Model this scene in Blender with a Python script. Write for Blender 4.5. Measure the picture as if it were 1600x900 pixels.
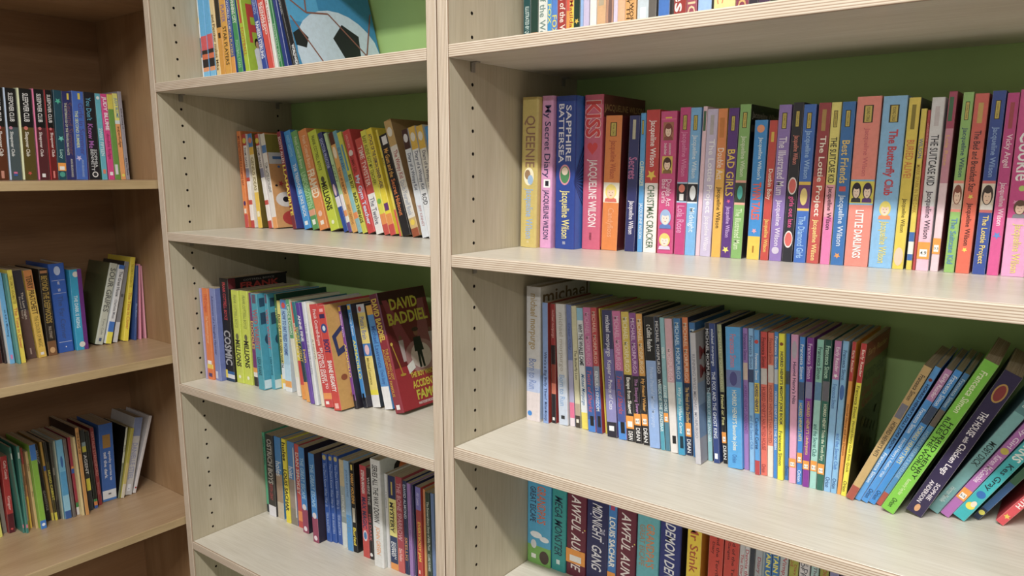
import bpy, bmesh, math, re
from mathutils import Matrix, Vector

for o in list(bpy.data.objects):
    bpy.data.objects.remove(o, do_unlink=True)
scene = bpy.context.scene
COL = scene.collection
ZF = 1.45                        # height of the measuring origin above the floor (metres)

# ------------------------------------------------------------------ camera
F_PX, PITCH, ROLL, YAW = 1189.2, 0.1839, 0.001, 0.6537
fw = Vector((-math.sin(YAW)*math.cos(PITCH), math.cos(YAW)*math.cos(PITCH), -math.sin(PITCH)))
r0 = Vector((math.cos(YAW), math.sin(YAW), 0)); u0 = r0.cross(fw)
rt = math.cos(ROLL)*r0 + math.sin(ROLL)*u0; up = -math.sin(ROLL)*r0 + math.cos(ROLL)*u0
cam_d = bpy.data.cameras.new('camera'); cam = bpy.data.objects.new('camera', cam_d); COL.objects.link(cam)
cam.matrix_world = Matrix(((rt.x, up.x, -fw.x, 0.725), (rt.y, up.y, -fw.y, -0.8024), (rt.z, up.z, -fw.z, 0.0382+ZF), (0, 0, 0, 1)))
cam_d.sensor_width = 36.0; cam_d.lens = F_PX*36/1600; cam_d.shift_y = 40.3/1600
cam_d.clip_start = 0.02
scene.camera = cam

# ------------------------------------------------------------------ world, lights, exposure
world = bpy.data.worlds.new('room_ambient'); scene.world = world; world.use_nodes = True
world.node_tree.nodes['Background'].inputs['Color'].default_value = (1.0, 0.96, 0.88, 1)
world.node_tree.nodes['Background'].inputs['Strength'].default_value = 0.33
CEIL = 2.75
LIGHTS = [(0.60, -1.15, 60.0), (0.60, -3.6, 78.0), (3.1, -1.15, 36.0), (3.1, -3.6, 44.0)]      # strip lights: x, y, watts
for (lx, ly, e) in LIGHTS:
    ld = bpy.data.lights.new('ceiling_lamp', 'AREA'); ld.shape = 'RECTANGLE'; ld.size = 1.16; ld.size_y = 0.10
    ld.energy = e; ld.color = (1.0, 0.985, 0.95)
    lo = bpy.data.objects.new('ceiling_lamp', ld); COL.objects.link(lo); lo.location = (lx, ly, CEIL-0.075)
vs = scene.view_settings
vs.view_transform = 'Standard'; vs.look = 'None'; vs.exposure = -0.2; vs.gamma = 1.0; vs.use_curve_mapping = False

# ------------------------------------------------------------------ materials
def lin(hx):
    hx = hx.lstrip('#')
    c = [int(hx[i:i+2], 16)/255 for i in (0, 2, 4)]
    return [x/12.92 if x <= 0.04045 else ((x+0.055)/1.055)**2.4 for x in c]

def new_mat(name, rough=0.5, spec=0.5):
    m = bpy.data.materials.new(name); m.use_nodes = True
    nt = m.node_tree; b = nt.nodes['Principled BSDF']
    b.inputs['Roughness'].default_value = rough
    b.inputs['Specular IOR Level'].default_value = spec
    return m, nt, b

def coords(nt, scale, loc=(0, 0, 0)):
    tc = nt.nodes.new('ShaderNodeTexCoord'); mp = nt.nodes.new('ShaderNodeMapping')
    mp.inputs['Scale'].default_value = scale; mp.inputs['Location'].default_value = loc
    nt.links.new(tc.outputs['Object'], mp.inputs['Vector']); return mp

def noise(nt, vec, sc, det=4, rough=0.55, dist=0.0):
    n = nt.nodes.new('ShaderNodeTexNoise'); n.inputs['Scale'].default_value = sc; n.inputs['Detail'].default_value = det
    n.inputs['Roughness'].default_value = rough; n.inputs['Distortion'].default_value = dist
    nt.links.new(vec.outputs[0], n.inputs['Vector']); return n

def ramp(nt, src, stops):
    r = nt.nodes.new('ShaderNodeValToRGB'); e = r.color_ramp.elements
    while len(e) < len(stops): e.new(0.5)
    for el, (p, hx) in zip(e, stops): el.position = p; el.color = (*lin(hx), 1)
    nt.links.new(src, r.inputs['Fac']); return r

def wood(name, c_dark, c_mid, c_light, axis, rough):
    """laminate wood: long figure along one axis plus fine pores"""
    m, nt, b = new_mat(name, rough, 0.5)
    sc = [9.0, 9.0, 9.0]; sc[axis] = 1.3
    n1 = noise(nt, coords(nt, sc), 1.6, 5, 0.6, 1.1)
    sc2 = [260.0, 260.0, 260.0]; sc2[axis] = 14.0
    n2 = noise(nt, coords(nt, sc2), 1.0, 3)
    r1 = ramp(nt, n1.outputs['Fac'], [(0.28, c_dark), (0.5, c_mid), (0.74, c_light)])
    r2 = ramp(nt, n2.outputs['Fac'], [(0.3, '#d9d4cb'), (0.6, '#ffffff')])
    mx = nt.nodes.new('ShaderNodeMixRGB'); mx.blend_type = 'MULTIPLY'; mx.inputs['Fac'].default_value = 0.35
    nt.links.new(r1.outputs['Color'], mx.inputs['Color1']); nt.links.new(r2.outputs['Color'], mx.inputs['Color2'])
    nt.links.new(mx.outputs['Color'], b.inputs['Base Color'])
    bp = nt.nodes.new('ShaderNodeBump'); bp.inputs['Strength'].default_value = 0.06; bp.inputs['Distance'].default_value = 0.001
    nt.links.new(n2.outputs['Fac'], bp.inputs['Height']); nt.links.new(bp.outputs['Normal'], b.inputs['Normal'])
    return m

def ply(name, axis, thick, layers):
    """laminated edge: thin dark glue lines between pale plies, across one axis (object space, starts at 0)"""
    m, nt, b = new_mat(name, 0.5, 0.4)
    tc = nt.nodes.new('ShaderNodeTexCoord'); sp = nt.nodes.new('ShaderNodeSeparateXYZ')
    nt.links.new(tc.outputs['Object'], sp.inputs[0])
    mu = nt.nodes.new('ShaderNodeMath'); mu.operation = 'MULTIPLY'; mu.inputs[1].default_value = layers/thick
    nt.links.new(sp.outputs[axis], mu.inputs[0])
    fr = nt.nodes.new('ShaderNodeMath'); fr.operation = 'FRACT'; nt.links.new(mu.outputs[0], fr.inputs[0])
    r = ramp(nt, fr.outputs[0], [(0.0, '#ad9681'), (0.2, '#ad9681'), (0.36, '#d8cab8'), (0.84, '#dfd3c3'), (1.0, '#ad9681')])
    sc = [60.0, 60.0, 60.0]; sc[2 if axis == 0 else 0] = 4.0
    n = noise(nt, coords(nt, sc), 3.0, 3)
    r2 = ramp(nt, n.outputs['Fac'], [(0.3, '#ece5dc'), (0.65, '#ffffff')])
    mx = nt.nodes.new('ShaderNodeMixRGB'); mx.blend_type = 'MULTIPLY'; mx.inputs['Fac'].default_value = 0.6
    nt.links.new(r.outputs['Color'], mx.inputs['Color1']); nt.links.new(r2.outputs['Color'], mx.inputs['Color2'])
    nt.links.new(mx.outputs['Color'], b.inputs['Base Color'])
    return m

def plain(name, hx, rough=0.6, var=0.08, sc=14.0, spec=0.4):
    m, nt, b = new_mat(name, rough, spec)
    n = noise(nt, coords(nt, (1, 1, 1)), sc, 4)
    c = lin(hx); r = nt.nodes.new('ShaderNodeValToRGB'); e = r.color_ramp.elements
    e[0].position = 0.3; e[0].color = (*[x*(1-var) for x in c], 1); e[1].position = 0.7; e[1].color = (*[min(1, x*(1+var)) for x in c], 1)
    nt.links.new(n.outputs['Fac'], r.inputs['Fac']); nt.links.new(r.outputs['Color'], b.inputs['Base Color'])
    return m

def printed(name, rough, wear):
    """printed card: colour comes from the print (colour attribute), with faint rubbing"""
    m, nt, b = new_mat(name, rough, 0.45)
    at = nt.nodes.new('ShaderNodeAttribute'); at.attribute_name = 'print'
    n = noise(nt, coords(nt, (1, 1, 1)), 130.0, 5, 0.7)
    r = ramp(nt, n.outputs['Fac'], [(0.3, '#e9e7e4'), (0.6, '#ffffff')])
    mx = nt.nodes.new('ShaderNodeMixRGB'); mx.blend_type = 'MULTIPLY'; mx.inputs['Fac'].default_value = wear
    hs = nt.nodes.new('ShaderNodeHueSaturation'); hs.inputs['Saturation'].default_value = 0.94; hs.inputs['Value'].default_value = 1.0
    nt.links.new(at.outputs['Color'], hs.inputs['Color']); nt.links.new(hs.outputs['Color'], mx.inputs['Color1']); nt.links.new(r.outputs['Color'], mx.inputs['Color2'])
    nt.links.new(mx.outputs['Color'], b.inputs['Base Color'])
    return m

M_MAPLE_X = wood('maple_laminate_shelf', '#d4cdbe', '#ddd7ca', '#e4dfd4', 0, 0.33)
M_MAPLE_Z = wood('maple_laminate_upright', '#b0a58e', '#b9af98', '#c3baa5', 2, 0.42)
M_PLY_Z = ply('ply_edge_shelf', 2, 0.0172, 6)
M_PLY_X = ply('ply_edge_upright', 0, 0.0185, 7)
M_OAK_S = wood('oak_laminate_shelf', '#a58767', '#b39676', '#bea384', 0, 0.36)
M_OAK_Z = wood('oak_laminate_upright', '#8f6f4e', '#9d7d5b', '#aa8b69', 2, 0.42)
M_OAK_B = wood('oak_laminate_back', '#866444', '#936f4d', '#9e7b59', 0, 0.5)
M_OAK_E = wood('oak_edge_strip', '#a58c66', '#b09872', '#baa37e', 0, 0.45)
M_GREEN = plain('green_painted_board', '#a3c47c', 0.55, 0.05, 6)
M_HOLE = plain('drilled_hole_shadowed_chipboard', '#2a2018', 0.9, 0.1, 200)
M_PIN = plain('grey_plastic_pin', '#8f8a80', 0.4, 0.05)
M_WALL = plain('painted_wall', '#dcd6c8', 0.8, 0.03)
M_FLOOR = plain('carpet_floor', '#5c554c', 0.95, 0.15, 60)
M_CEIL = plain('ceiling_tile', '#eeece6', 0.9, 0.02)
M_LIGHT_FRAME = plain('white_metal', '#e6e6e2', 0.4, 0.02)
M_PRINT = printed('printed_glossy_cover', 0.34, 0.5)
M_PRINT_M = printed('printed_matt_cover', 0.5, 0.6)
M_PAGES, _nt, _b = new_mat('page_block_paper', 0.85, 0.2)
_n = noise(_nt, coords(_nt, (2200, 6, 6)), 1.0, 2)
_nt.links.new(ramp(_nt, _n.outputs['Fac'], [(0.3, '#85765f'), (0.5, '#a7987f'), (0.7, '#c2b49c')]).outputs['Color'], _b.inputs['Base Color'])
M_EMIT, _nt, _b = new_mat('lamp_diffuser', 0.6)
_b.inputs['Base Color'].default_value = (0.9, 0.9, 0.88, 1)
_b.inputs['Emission Color'].default_value = (1, 0.97, 0.91, 1); _b.inputs['Emission Strength'].default_value = 2.0

# ------------------------------------------------------------------ helpers
def link(name, me, parent=None, mats=()):
    o = bpy.data.objects.new(name, me); COL.objects.link(o)
    for m in mats: me.materials.append(m)
    if parent is not None: o.parent = parent
    return o

def box_mesh(name, a, b, bevel=0.0, seg=2):
    bm = bmesh.new()
    bmesh.ops.create_cube(bm, size=1.0)
    for v in bm.verts:
        v.co = Vector([(a[i]+b[i])/2 + v.co[i]*(b[i]-a[i]) for i in range(3)])
    if bevel > 0:
        bmesh.ops.bevel(bm, geom=list(bm.edges), offset=bevel, segments=seg, profile=0.6, affect='EDGES')
    me = bpy.data.meshes.new(name); bm.to_mesh(me); bm.free(); return me

def tag(o, label=None, cat=None, group=None, kind=None):
    if label: o['label'] = label
    if cat: o['category'] = cat
    if group: o['group'] = group
    if kind: o['kind'] = kind
    return o

def empty(name, loc, rot=(0, 0, 0)):
    o = bpy.data.objects.new(name, None); COL.objects.link(o); o.location = loc; o.rotation_euler = rot
    o.empty_display_size = 0.05; return o

# ------------------------------------------------------------------ the room
def struct(name, a, b, m):
    return tag(link(name, box_mesh(name, a, b), None, [m]), kind='structure')
struct('floor', (-1.4, -5.0, -0.05), (4.6, 0.5, 0.0), M_FLOOR)
struct('ceiling', (-1.4, -5.0, CEIL), (4.6, 0.5, CEIL+0.05), M_CEIL)
struct('wall_back', (-1.4, 0.36, 0.0), (4.6, 0.46, CEIL), M_WALL)
struct('wall_left', (-1.5, -5.0, 0.0), (-1.4, 0.46, CEIL), M_WALL)
for i, (lx, ly, e) in enumerate(LIGHTS):
    t = tag(empty('ceiling_light', (lx, ly, CEIL)), ['long white ceiling strip light nearest the bookcases', 'long white ceiling strip light far behind the camera',
        'long white ceiling strip light to the right near the wall', 'long white ceiling strip light far right behind the camera'][i], 'ceiling light', 'ceiling strip lights')
    link('housing', box_mesh('housing', (-.6, -.06, -.04), (.6, .06, -.0005), .004), t, [M_LIGHT_FRAME])
    link('diffuser', box_mesh('diffuser', (-.585, -.05, -.07), (.585, .05, -.0405), .008), t, [M_EMIT])
    for sx in (-1, 1): link('end_cap', box_mesh('end_cap', (sx*.593-.0075, -.055, -.072), (sx*.593+.0075, .055, -.0405), .002), t, [M_LIGHT_FRAME])

# ------------------------------------------------------------------ bookcases (local frame: x along the front, y into the case, z up from the floor)
def holed_panel(x0, x1, inner, depth, zbot, ztop, cols, zs, r=0.0026):
    """upright board whose inner face is drilled with rows of real pin holes"""
    bm = bmesh.new(); V = lambda x, y, z: bm.verts.new((x, y, z))
    xi, xo = (x1, x0) if inner > 0 else (x0, x1)
    def q(pts, mi=0):
        f = bm.faces.new([V(*p) for p in pts]); f.material_index = mi; return f
    q([(xo, 0, zbot), (xo, depth, zbot), (xo, depth, ztop), (xo, 0, ztop)])
    for y in (0, depth): q([(xo, y, zbot), (xi, y, zbot), (xi, y, ztop), (xo, y, ztop)])
    for z in (zbot, ztop): q([(xo, 0, z), (xi, 0, z), (xi, depth, z), (xo, depth, z)])
    hw = 0.006; ys = [0.0]
    for c in cols: ys += [c-hw, c+hw]
    ys.append(depth)
    for k in range(0, len(ys), 2): q([(xi, ys[k], zbot), (xi, ys[k+1], zbot), (xi, ys[k+1], ztop), (xi, ys[k], ztop)])
    N = 12
    for c in cols:
        zc = zbot
        for z in sorted(zs):
            q([(xi, c-hw, zc), (xi, c+hw, zc), (xi, c+hw, z-hw), (xi, c-hw, z-hw)]); zc = z+hw
            ang = [2*math.pi*(k+.5)/N for k in range(N)]
            inr = [V(xi, c+r*math.cos(a), z+r*math.sin(a)) for a in ang]
            dp = [V(xi-inner*0.010, c+r*math.cos(a), z+r*math.sin(a)) for a in ang]
            sq = []
            for a in ang:
                s = max(abs(math.cos(a)), abs(math.sin(a))); sq.append(V(xi, c+hw*math.cos(a)/s, z+hw*math.sin(a)/s))
            for k in range(N):
                j = (k+1) % N
                a, b2 = sq[k].co, sq[j].co
                if abs(a.y-b2.y) > 1e-6 and abs(a.z-b2.z) > 1e-6:
                    cv = V(xi, a.y if abs(abs(a.y-c)-hw) < 1e-6 else b2.y, a.z if abs(abs(a.z-z)-hw) < 1e-6 else b2.z)
                    bm.faces.new([inr[k], sq[k], cv, sq[j], inr[j]])
                else: bm.faces.new([inr[k], sq[k], sq[j], inr[j]])
                f = bm.faces.new([inr[k], inr[j], dp[j], dp[k]]); f.material_index = 1
            f = bm.faces.new(dp); f.material_index = 1
        q([(xi, c-hw, zc), (xi, c+hw, zc), (xi, c+hw, ztop), (xi, c-hw, ztop)])
    bmesh.ops.remove_doubles(bm, verts=bm.verts, dist=1e-6)
    bmesh.ops.recalc_face_normals(bm, faces=bm.faces)
    me = bpy.data.meshes.new('side_panel'); bm.to_mesh(me); bm.free(); return me

def pin_mesh():
    bm = bmesh.new()
    ret = bmesh.ops.create_cone(bm, cap_ends=True, segments=10, radius1=.0024, radius2=.0024, depth=.012, matrix=Matrix.Rotation(math.pi/2, 4, 'Y'))
    for a, b in (((.001, -.004, -.014), (.0025, .004, -.0002)), ((.0025, -.004, -.002), (.0115, .004, -.0002))):
        ret = bmesh.ops.create_cube(bm, size=1.0)
        for v in ret['verts']: v.co = Vector([(a[i]+b[i])/2+v.co[i]*(b[i]-a[i]) for i in range(3)])
    me = bpy.data.meshes.new('shelf_pin'); bm.to_mesh(me); bm.free(); me.materials.append(M_PIN); return me
PIN = pin_mesh()
T = 0.0172                                            # shelf board
def maple_case(root, x0, x1, pl, depth, shelves, zs, ztop):
    """x0..x1 clear width, pl upright thickness"""
    for side, (a, b) in ((1, (x0-pl, x0)), (-1, (x1, x1+pl))):
        me = holed_panel(a, b, side, depth, 0.0, ztop, (0.0474, 0.2768), zs)
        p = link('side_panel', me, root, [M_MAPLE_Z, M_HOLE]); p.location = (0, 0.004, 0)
        e = link('edge_band', box_mesh('edge_band', (0, -0.004, 0), (pl, 0.0, ztop), 0.0012), p, [M_PLY_X]); e.location = (a, 0, 0)
    link('back_panel', box_mesh('back_panel', (x0-pl, depth+.0045, 0.06), (x1+pl, depth+.0105, ztop-.002)), root, [M_GREEN])
    link('plinth', box_mesh('plinth', (x0+.0003, .03, 0), (x1-.0003, .048, .06)), root, [M_MAPLE_X])
    for z in shelves:
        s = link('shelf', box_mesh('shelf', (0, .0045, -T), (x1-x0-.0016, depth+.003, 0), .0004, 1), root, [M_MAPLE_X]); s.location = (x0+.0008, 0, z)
        link('edge_band', box_mesh('edge_band', (0, 0.0, -T), (x1-x0-.0016, .0044, 0), .0016), s, [M_PLY_Z])
        e = s.children[0]; e.data.transform(Matrix.Translation((0, 0, T))); e.location = (0, 0, -T)
        for y in (0.0514, 0.2808):
            for sx in (1, -1):
                p = bpy.data.objects.new('shelf_pin', PIN); COL.objects.link(p); p.parent = root
                p.location = (x0 if sx > 0 else x1, y, z-T); p.scale = (sx, 1, 1)

mm = lambda v: v/1000.0
Z = lambda v: v/1000.0 + ZF
R_SH = dict(R0=528, R1=208.2, R2=-77.6, R3=-364.7, R4=-627.0, R5=-915, R6=-1380)
M_SH = dict(M0=527, M1=207.5, M2=-80.9, M3=-396.2, M4=-750.1, M5=-1070, M6=-1380)
L_SH = dict(L0=382.3, L1=21.7, L2=-339.0, L3=-699.6, L4=-1060, L5=-1380)
R_ROOT = tag(empty('bookcase', (0, 0, 0)), 'pale maple bookcase on the right with green back and full shelves', 'bookcase', 'pale maple bookcases')
maple_case(R_ROOT, 0.0, 0.812, 0.0185, 0.320, [Z(v) for v in R_SH.values()], [Z(255.8-32*i) for i in range(-8, 50)], Z(560))
AM, XG, XM, XM2 = 0.0102, -0.0194, -0.7579, -0.0393
M_ROOT = tag(empty('bookcase', (XG, 0, 0), (0, 0, AM)), 'pale maple bookcase in the middle, between brown case and right case', 'bookcase', 'pale maple bookcases')
maple_case(M_ROOT, XM-XG, XM2-XG, 0.0185, 0.314, [Z(v) for v in M_SH.values()], [Z(321.4-32*i) for i in range(-6, 52)], Z(560))
# the brown case stands at right angles in the corner
AL, XL, YL, DL = -0.0073, -0.7799, 0.0490, 0.3226
L_ROOT = tag(empty('bookcase', (XL, YL, 0), (0, 0, math.pi/2+AL)), 'brown oak bookcase at the left, turned toward the pale cases', 'bookcase')
LW = 0.80
for a, b in ((-LW-.018, -LW), (0.0, .018)):
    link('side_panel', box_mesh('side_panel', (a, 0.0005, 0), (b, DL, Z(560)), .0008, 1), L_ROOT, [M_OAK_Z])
link('back_panel', box_mesh('back_panel', (-LW-.018, DL+.0003, .05), (.018, DL+.006, Z(558))), L_ROOT, [M_OAK_B])
link('plinth', box_mesh('plinth', (-LW+.0003, .03, 0), (-.0003, .046, .06)), L_ROOT, [M_OAK_S])
for v in L_SH.values():
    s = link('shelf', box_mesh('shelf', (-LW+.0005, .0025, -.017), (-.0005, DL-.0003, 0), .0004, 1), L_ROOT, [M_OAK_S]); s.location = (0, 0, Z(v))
    link('edge_band', box_mesh('edge_band', (-LW+.0005, 0, -.017), (-.0005, .0024, 0), .0007, 1), s, [M_OAK_E])

# ------------------------------------------------------------------ lettering
_glyph = {}
_fc = bpy.data.curves.new('lettering', 'FONT'); _fo = bpy.data.objects.new('lettering', _fc); COL.objects.link(_fo)
_fc.resolution_u = 2; _fc.fill_mode = 'BOTH'
def glyphs(txt, flags=''):
    """(vertices, polygons) of a line of lettering fitted to a unit box"""
    k = (txt, flags)
    if k not in _glyph:
        _fc.body = txt; _fc.shear = 0.28 if 'i' in flags else 0.0; _fc.offset = 0.05 if 'o' in flags else 0.03 if 'b' in flags else 0.013
        bpy.context.view_layer.update()
        me = _fo.evaluated_get(bpy.context.evaluated_depsgraph_get()).to_mesh()
        vs_ = [(v.co.x, v.co.y) for v in me.vertices]; ps = [tuple(p.vertices) for p in me.polygons]
        _fo.evaluated_get(bpy.context.evaluated_depsgraph_get()).to_mesh_clear()
        if vs_:
            x0 = min(v[0] for v in vs_); x1 = max(v[0] for v in vs_); y0 = min(v[1] for v in vs_); y1 = max(v[1] for v in vs_)
        else: x0 = y0 = 0; x1 = y1 = 1
        _glyph[k] = ([((v[0]-x0), (v[1]-y0)) for v in vs_], ps, x1-x0, y1-y0)
    return _glyph[k]

class Print:
    """flat printed shapes collected in (along, across) coordinates of one face, each a hair above the last"""
    def __init__(self): self.v = []; self.f = []; self.c = []; self.n = 0
    def poly(self, pts, hx):
        b = len(self.v); lay = self.n
        self.v += [(p[0], p[1], lay) for p in pts]; self.f.append(tuple(range(b, b+len(pts)))); self.c.append(lin(hx)); self.n += 1
    def rect(self, a0, a1, b0, b1, hx): self.poly([(a0, b0), (a1, b0), (a1, b1), (a0, b1)], hx)
    def oval(self, ca, cb, ra, rb, hx, n=18): self.poly([(ca+ra*math.cos(2*math.pi*k/n), cb+rb*math.sin(2*math.pi*k/n)) for k in range(n)], hx)
    def star(self, ca, cb, r, hx): self.fan(ca, cb, [(ca+(r if k % 2 == 0 else r*.45)*math.cos(math.pi*k/5), cb+(r if k % 2 == 0 else r*.45)*math.sin(math.pi*k/5)) for k in range(10)], hx)
    def fan(self, ca, cb, pts, hx):
        b = len(self.v); lay = self.n; self.v += [(ca, cb, lay)]+[(p[0], p[1], lay) for p in pts]
        for k in range(len(pts)): self.f.append((b, b+1+k, b+1+(k+1) % len(pts))); self.c.append(lin(hx))
        self.n += 1
    def heart(self, ca, cb, ra, rb, hx):
        pts = []
        for k in range(24):
            t = 2*math.pi*k/24; x = 16*math.sin(t)**3; y = 13*math.cos(t)-5*math.cos(2*t)-2*math.cos(3*t)-math.cos(4*t)
            pts.append((ca-(y+2)/15*ra, cb+x/16*rb))
        self.fan(ca, cb, pts, hx)
    def text(self, txt, a0, a1, cb, hgt, hx, flags='', fit=1.7):
        gv, gf, gw, gh = glyphs(txt, flags)
        if not gv: return
        sy = hgt/gh; sx = min((a1-a0)/gw, sy*fit)
        if sx < sy*.46: sy = max(sx/.46, sy*.6)
        off = a0+((a1-a0)-sx*gw)/2; b = len(self.v); lay = self.n
        self.v += [(off+x*sx, cb+(y-gh/2)*sy, lay) for x, y in gv]
        c = lin(hx)
        for p in gf: self.f.append(tuple(b+i for i in p)); self.c.append(c)
        self.n += 1
    def build(self, name, place, parent, mat):
        if not self.f: return None
        me = bpy.data.meshes.new(name); me.from_pydata([place(*p) for p in self.v], [], self.f)
        paint(me, self.c); o = link(name, me, parent, [mat]); o['kind'] = 'stuff'; return o

def paint(me, cols):
    at = me.color_attributes.new('print', 'FLOAT_COLOR', 'CORNER'); buf = []
    for p, c in zip(me.polygons, cols): buf += [c[0], c[1], c[2], 1.0]*p.loop_total
    at.data.foreach_set('color', buf)

# ------------------------------------------------------------------ cover pictures (along = from spine to fore edge, across = up the cover; metres)
def art_rays(P, w, h):
    for k in range(14):
        a = math.radians(-62+k*9.6); b = a+math.radians(4.2)
        P.poly([(-.004, h*.45), (-.004, h*.45)] [:1]+[(w*.98*math.cos(a), max(0.002, min(h*.99, h*.45+w*1.3*math.sin(a)))), (w*.98*math.cos(b), max(0.002, min(h*.99, h*.45+w*1.3*math.sin(b))))], '#15306e')
def art_kiss(P, w, h):
    P.rect(.002, w-.002, h*.02, h*.86, '#b8485a'); P.text('JACQUELINE WILSON', w*.04, w*.96, h*.915, h*.055, '#c9a06a')
    P.heart(w*.5, h*.5, w*.3, w*.3, '#c8303a')
def art_dream(P, w, h):
    P.rect(.001, w-.001, h*.72, h*.998, '#1c1a1c'); P.text('Jacqueline Wilson', w*.05, w*.95, h*.93, h*.05, '#9a9488'); P.text('Illustrated', w*.05, w*.7, h*.85, h*.045, '#8c7a58')
    for k in range(5): P.oval(w*.2+w*.15*k, h*(.2+.1*(k % 3)), w*.1, h*.05, ['#6a2a24', '#8a4a30', '#50241e'][k % 3])
def art_michael(P, w, h):
    P.text('michael', w*.06, w*.96, h*.925, h*.1, '#6e5636'); P.text('morpurgo', w*.06, w*.96, h*.8, h*.1, '#6e5636'); P.rect(.002, w-.002, h*.02, h*.35, '#a9bcd4')
def art_sea(P, w, h):
    P.rect(.001, w-.001, h*.45, h*.62, '#8fa6c4'); P.rect(.001, w-.001, h*.2, h*.45, '#6c86ac'); P.rect(.001, w-.001, h*.005, h*.2, '#9a94a0')
    P.text('M', w*.08, w*.3, h*.84, h*.1, '#8a3a3a'); P.text('M', w*.08, w*.3, h*.7, h*.1, '#8a3a3a'); P.text('ICHAEL', w*.34, w*.95, h*.84, h*.07, '#8a3a3a'); P.text('ORPURGO', w*.34, w*.95, h*.7, h*.07, '#8a3a3a')
def art_rich(P, w, h):
    P.rect(.001, w-.001, h*.86, h*.998, '#8c2a22'); P.text('Early Reader', w*.06, w*.95, h*.925, h*.055, '#c8a86a')
    P.rect(.001, w-.001, h*.56, h*.86, '#5c6428'); P.text('HORRID HENRY', w*.05, w*.95, h*.78, h*.075, '#20240f', 'b')
    P.text('Gets Rich', w*.06, w*.8, h*.68, h*.065, '#7c2a20', 'b'); P.text('Quick', w*.1, w*.6, h*.595, h*.065, '#7c2a20', 'b')
    for k in range(16): P.oval(w*(.12+.05*k % .8), h*(.12+.37*((k*7) % 11)/11), w*.07, h*.03, ['#272c14', '#4a4a20', '#3a2a18', '#55561f'][k % 4], 10)
def art_player(P, w, h):
    w *= .36
    P.rect(w*.2, w*.6, h*.36, h*.72, '#c83a34'); P.rect(w*.34, w*.6, h*.36, h*.46, '#a8c436'); P.rect(w*.34, w*.6, h*.53, h*.6, '#a8c436')
    P.oval(w*.5, h*.36, w*.1, h*.045, '#2a201c'); P.oval(w*.52, h*.345, w*.075, h*.035, '#c89878')
    P.poly([(w*.34, h*.29), (w*.44, h*.315), (w*.62, h*.315), (w*.72, h*.28), (w*.66, h*.13), (w*.4, h*.13)], '#e8e9ee'); P.poly([(w*.38, h*.13), (w*.68, h*.13), (w*.72, h*.05), (w*.54, h*.06), (w*.36, h*.04)], '#dfe1e8')
def art_ball(P, w, h):
    P.rect(.001, w-.001, h*.005, h*.995, '#2f86b8'); P.rect(.001, w*.35, h*.35, h*.995, '#4aa0d0')
    n = 26; cx, cy, r = w*.52, h*.15, w*.5
    P.poly([(min(w-.002, max(.002, cx+r*math.cos(2*math.pi*k/n))), max(.002, cy+r*.86*math.sin(2*math.pi*k/n))) for k in range(n)], '#c6d6e8')
    def pent(a, b, s, ph): P.poly([(min(w-.002, max(.002, a+s*math.cos(ph+2*math.pi*k/5))), max(.002, b+s*math.sin(ph+2*math.pi*k/5))) for k in range(5)], '#23262a')
    pent(w*.62, h*.26, w*.17, .5); pent(w*.08, h*.24, w*.09, .2); pent(w*.9, h*.08, w*.1, .9)
    def line(a, b, tck, hx):
        d = Vector((b[0]-a[0], b[1]-a[1])); nrm = Vector((-d.y, d.x)).normalized()*tck
        P.poly([(a[0]+nrm.x, a[1]+nrm.y), (b[0]+nrm.x, b[1]+nrm.y), (b[0]-nrm.x, b[1]-nrm.y), (a[0]-nrm.x, a[1]-nrm.y)], hx)
    for a, b in (((.02, .38), (.3, .08)), ((.3, .08), (.62, .15)), ((.62, .15), (.82, .19)), ((.3, .08), (.24, .01)), ((.3, .08), (.42, .01)), ((.02, .5), (.2, .42)), ((.2, .42), (.45, .44)), ((.45, .44), (.82, .19)), ((.82, .19), (.98, .1)), ((.2, .42), (.25, .7)), ((.82, .19), (.98, .5))):
        line((w*a[0], h*a[1]), (w*b[0], h*b[1]), .0016, '#8a5a50')
def art_doodle(P, w, h):
    P.rect(.001, w*.9, h*.8, h*.99, '#8a8438'); P.rect(w*.02, w*.6, h*.68, h*.8, '#d8dce0'); P.rect(w*.1, w*.5, h*.73, h*.76, '#4a78b4')
    P.star(w*.2, h*.47, w*.06, '#c8443c'); P.star(w*.35, h*.58, w*.05, '#3a5a9c'); P.oval(w*.25, h*.3, w*.2, h*.08, '#e8e4e0'); P.oval(w*.25, h*.3, w*.06, h*.03, '#26242a'); P.oval(w*.35, h*.1, w*.22, h*.08, '#c03c38')
    for k in range(8): P.oval(w*(.1+.1*k), h*(.45+.04*((k*5) % 7)), w*.03, h*.012, ['#26242a', '#4a78b4', '#e8e4e0'][k % 3], 8)
def art_frank(P, w, h):
    P.rect(.001, w*.12, h*.9, h*.996, '#6a1e2a'); P.text('FRANK', w*.12, w*.95, h*.918, h*.06, '#a8302c', 'b'); P.text('COTTRELL BOYCE', w*.14, w*.9, h*.968, h*.018, '#8a8684')
def art_wabbit(P, w, h):
    P.poly([(w*.04, h*.86), (w*.5, h*.88), (w*.5, h*.97), (w*.04, h*.95)], '#1f4660'); P.poly([(w*.04, h*.68), (w*.5, h*.7), (w*.5, h*.82), (w*.04, h*.8)], '#1f4660')
    P.oval(w*.3, h*.52, w*.22, h*.09, '#1f4660'); P.oval(w*.32, h*.52, w*.12, h*.05, '#3f98b0'); P.star(w*.3, h*.27, w*.14, '#1f4660'); P.rect(.001, w*.7, h*.01, h*.1, '#c8dce4')
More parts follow.
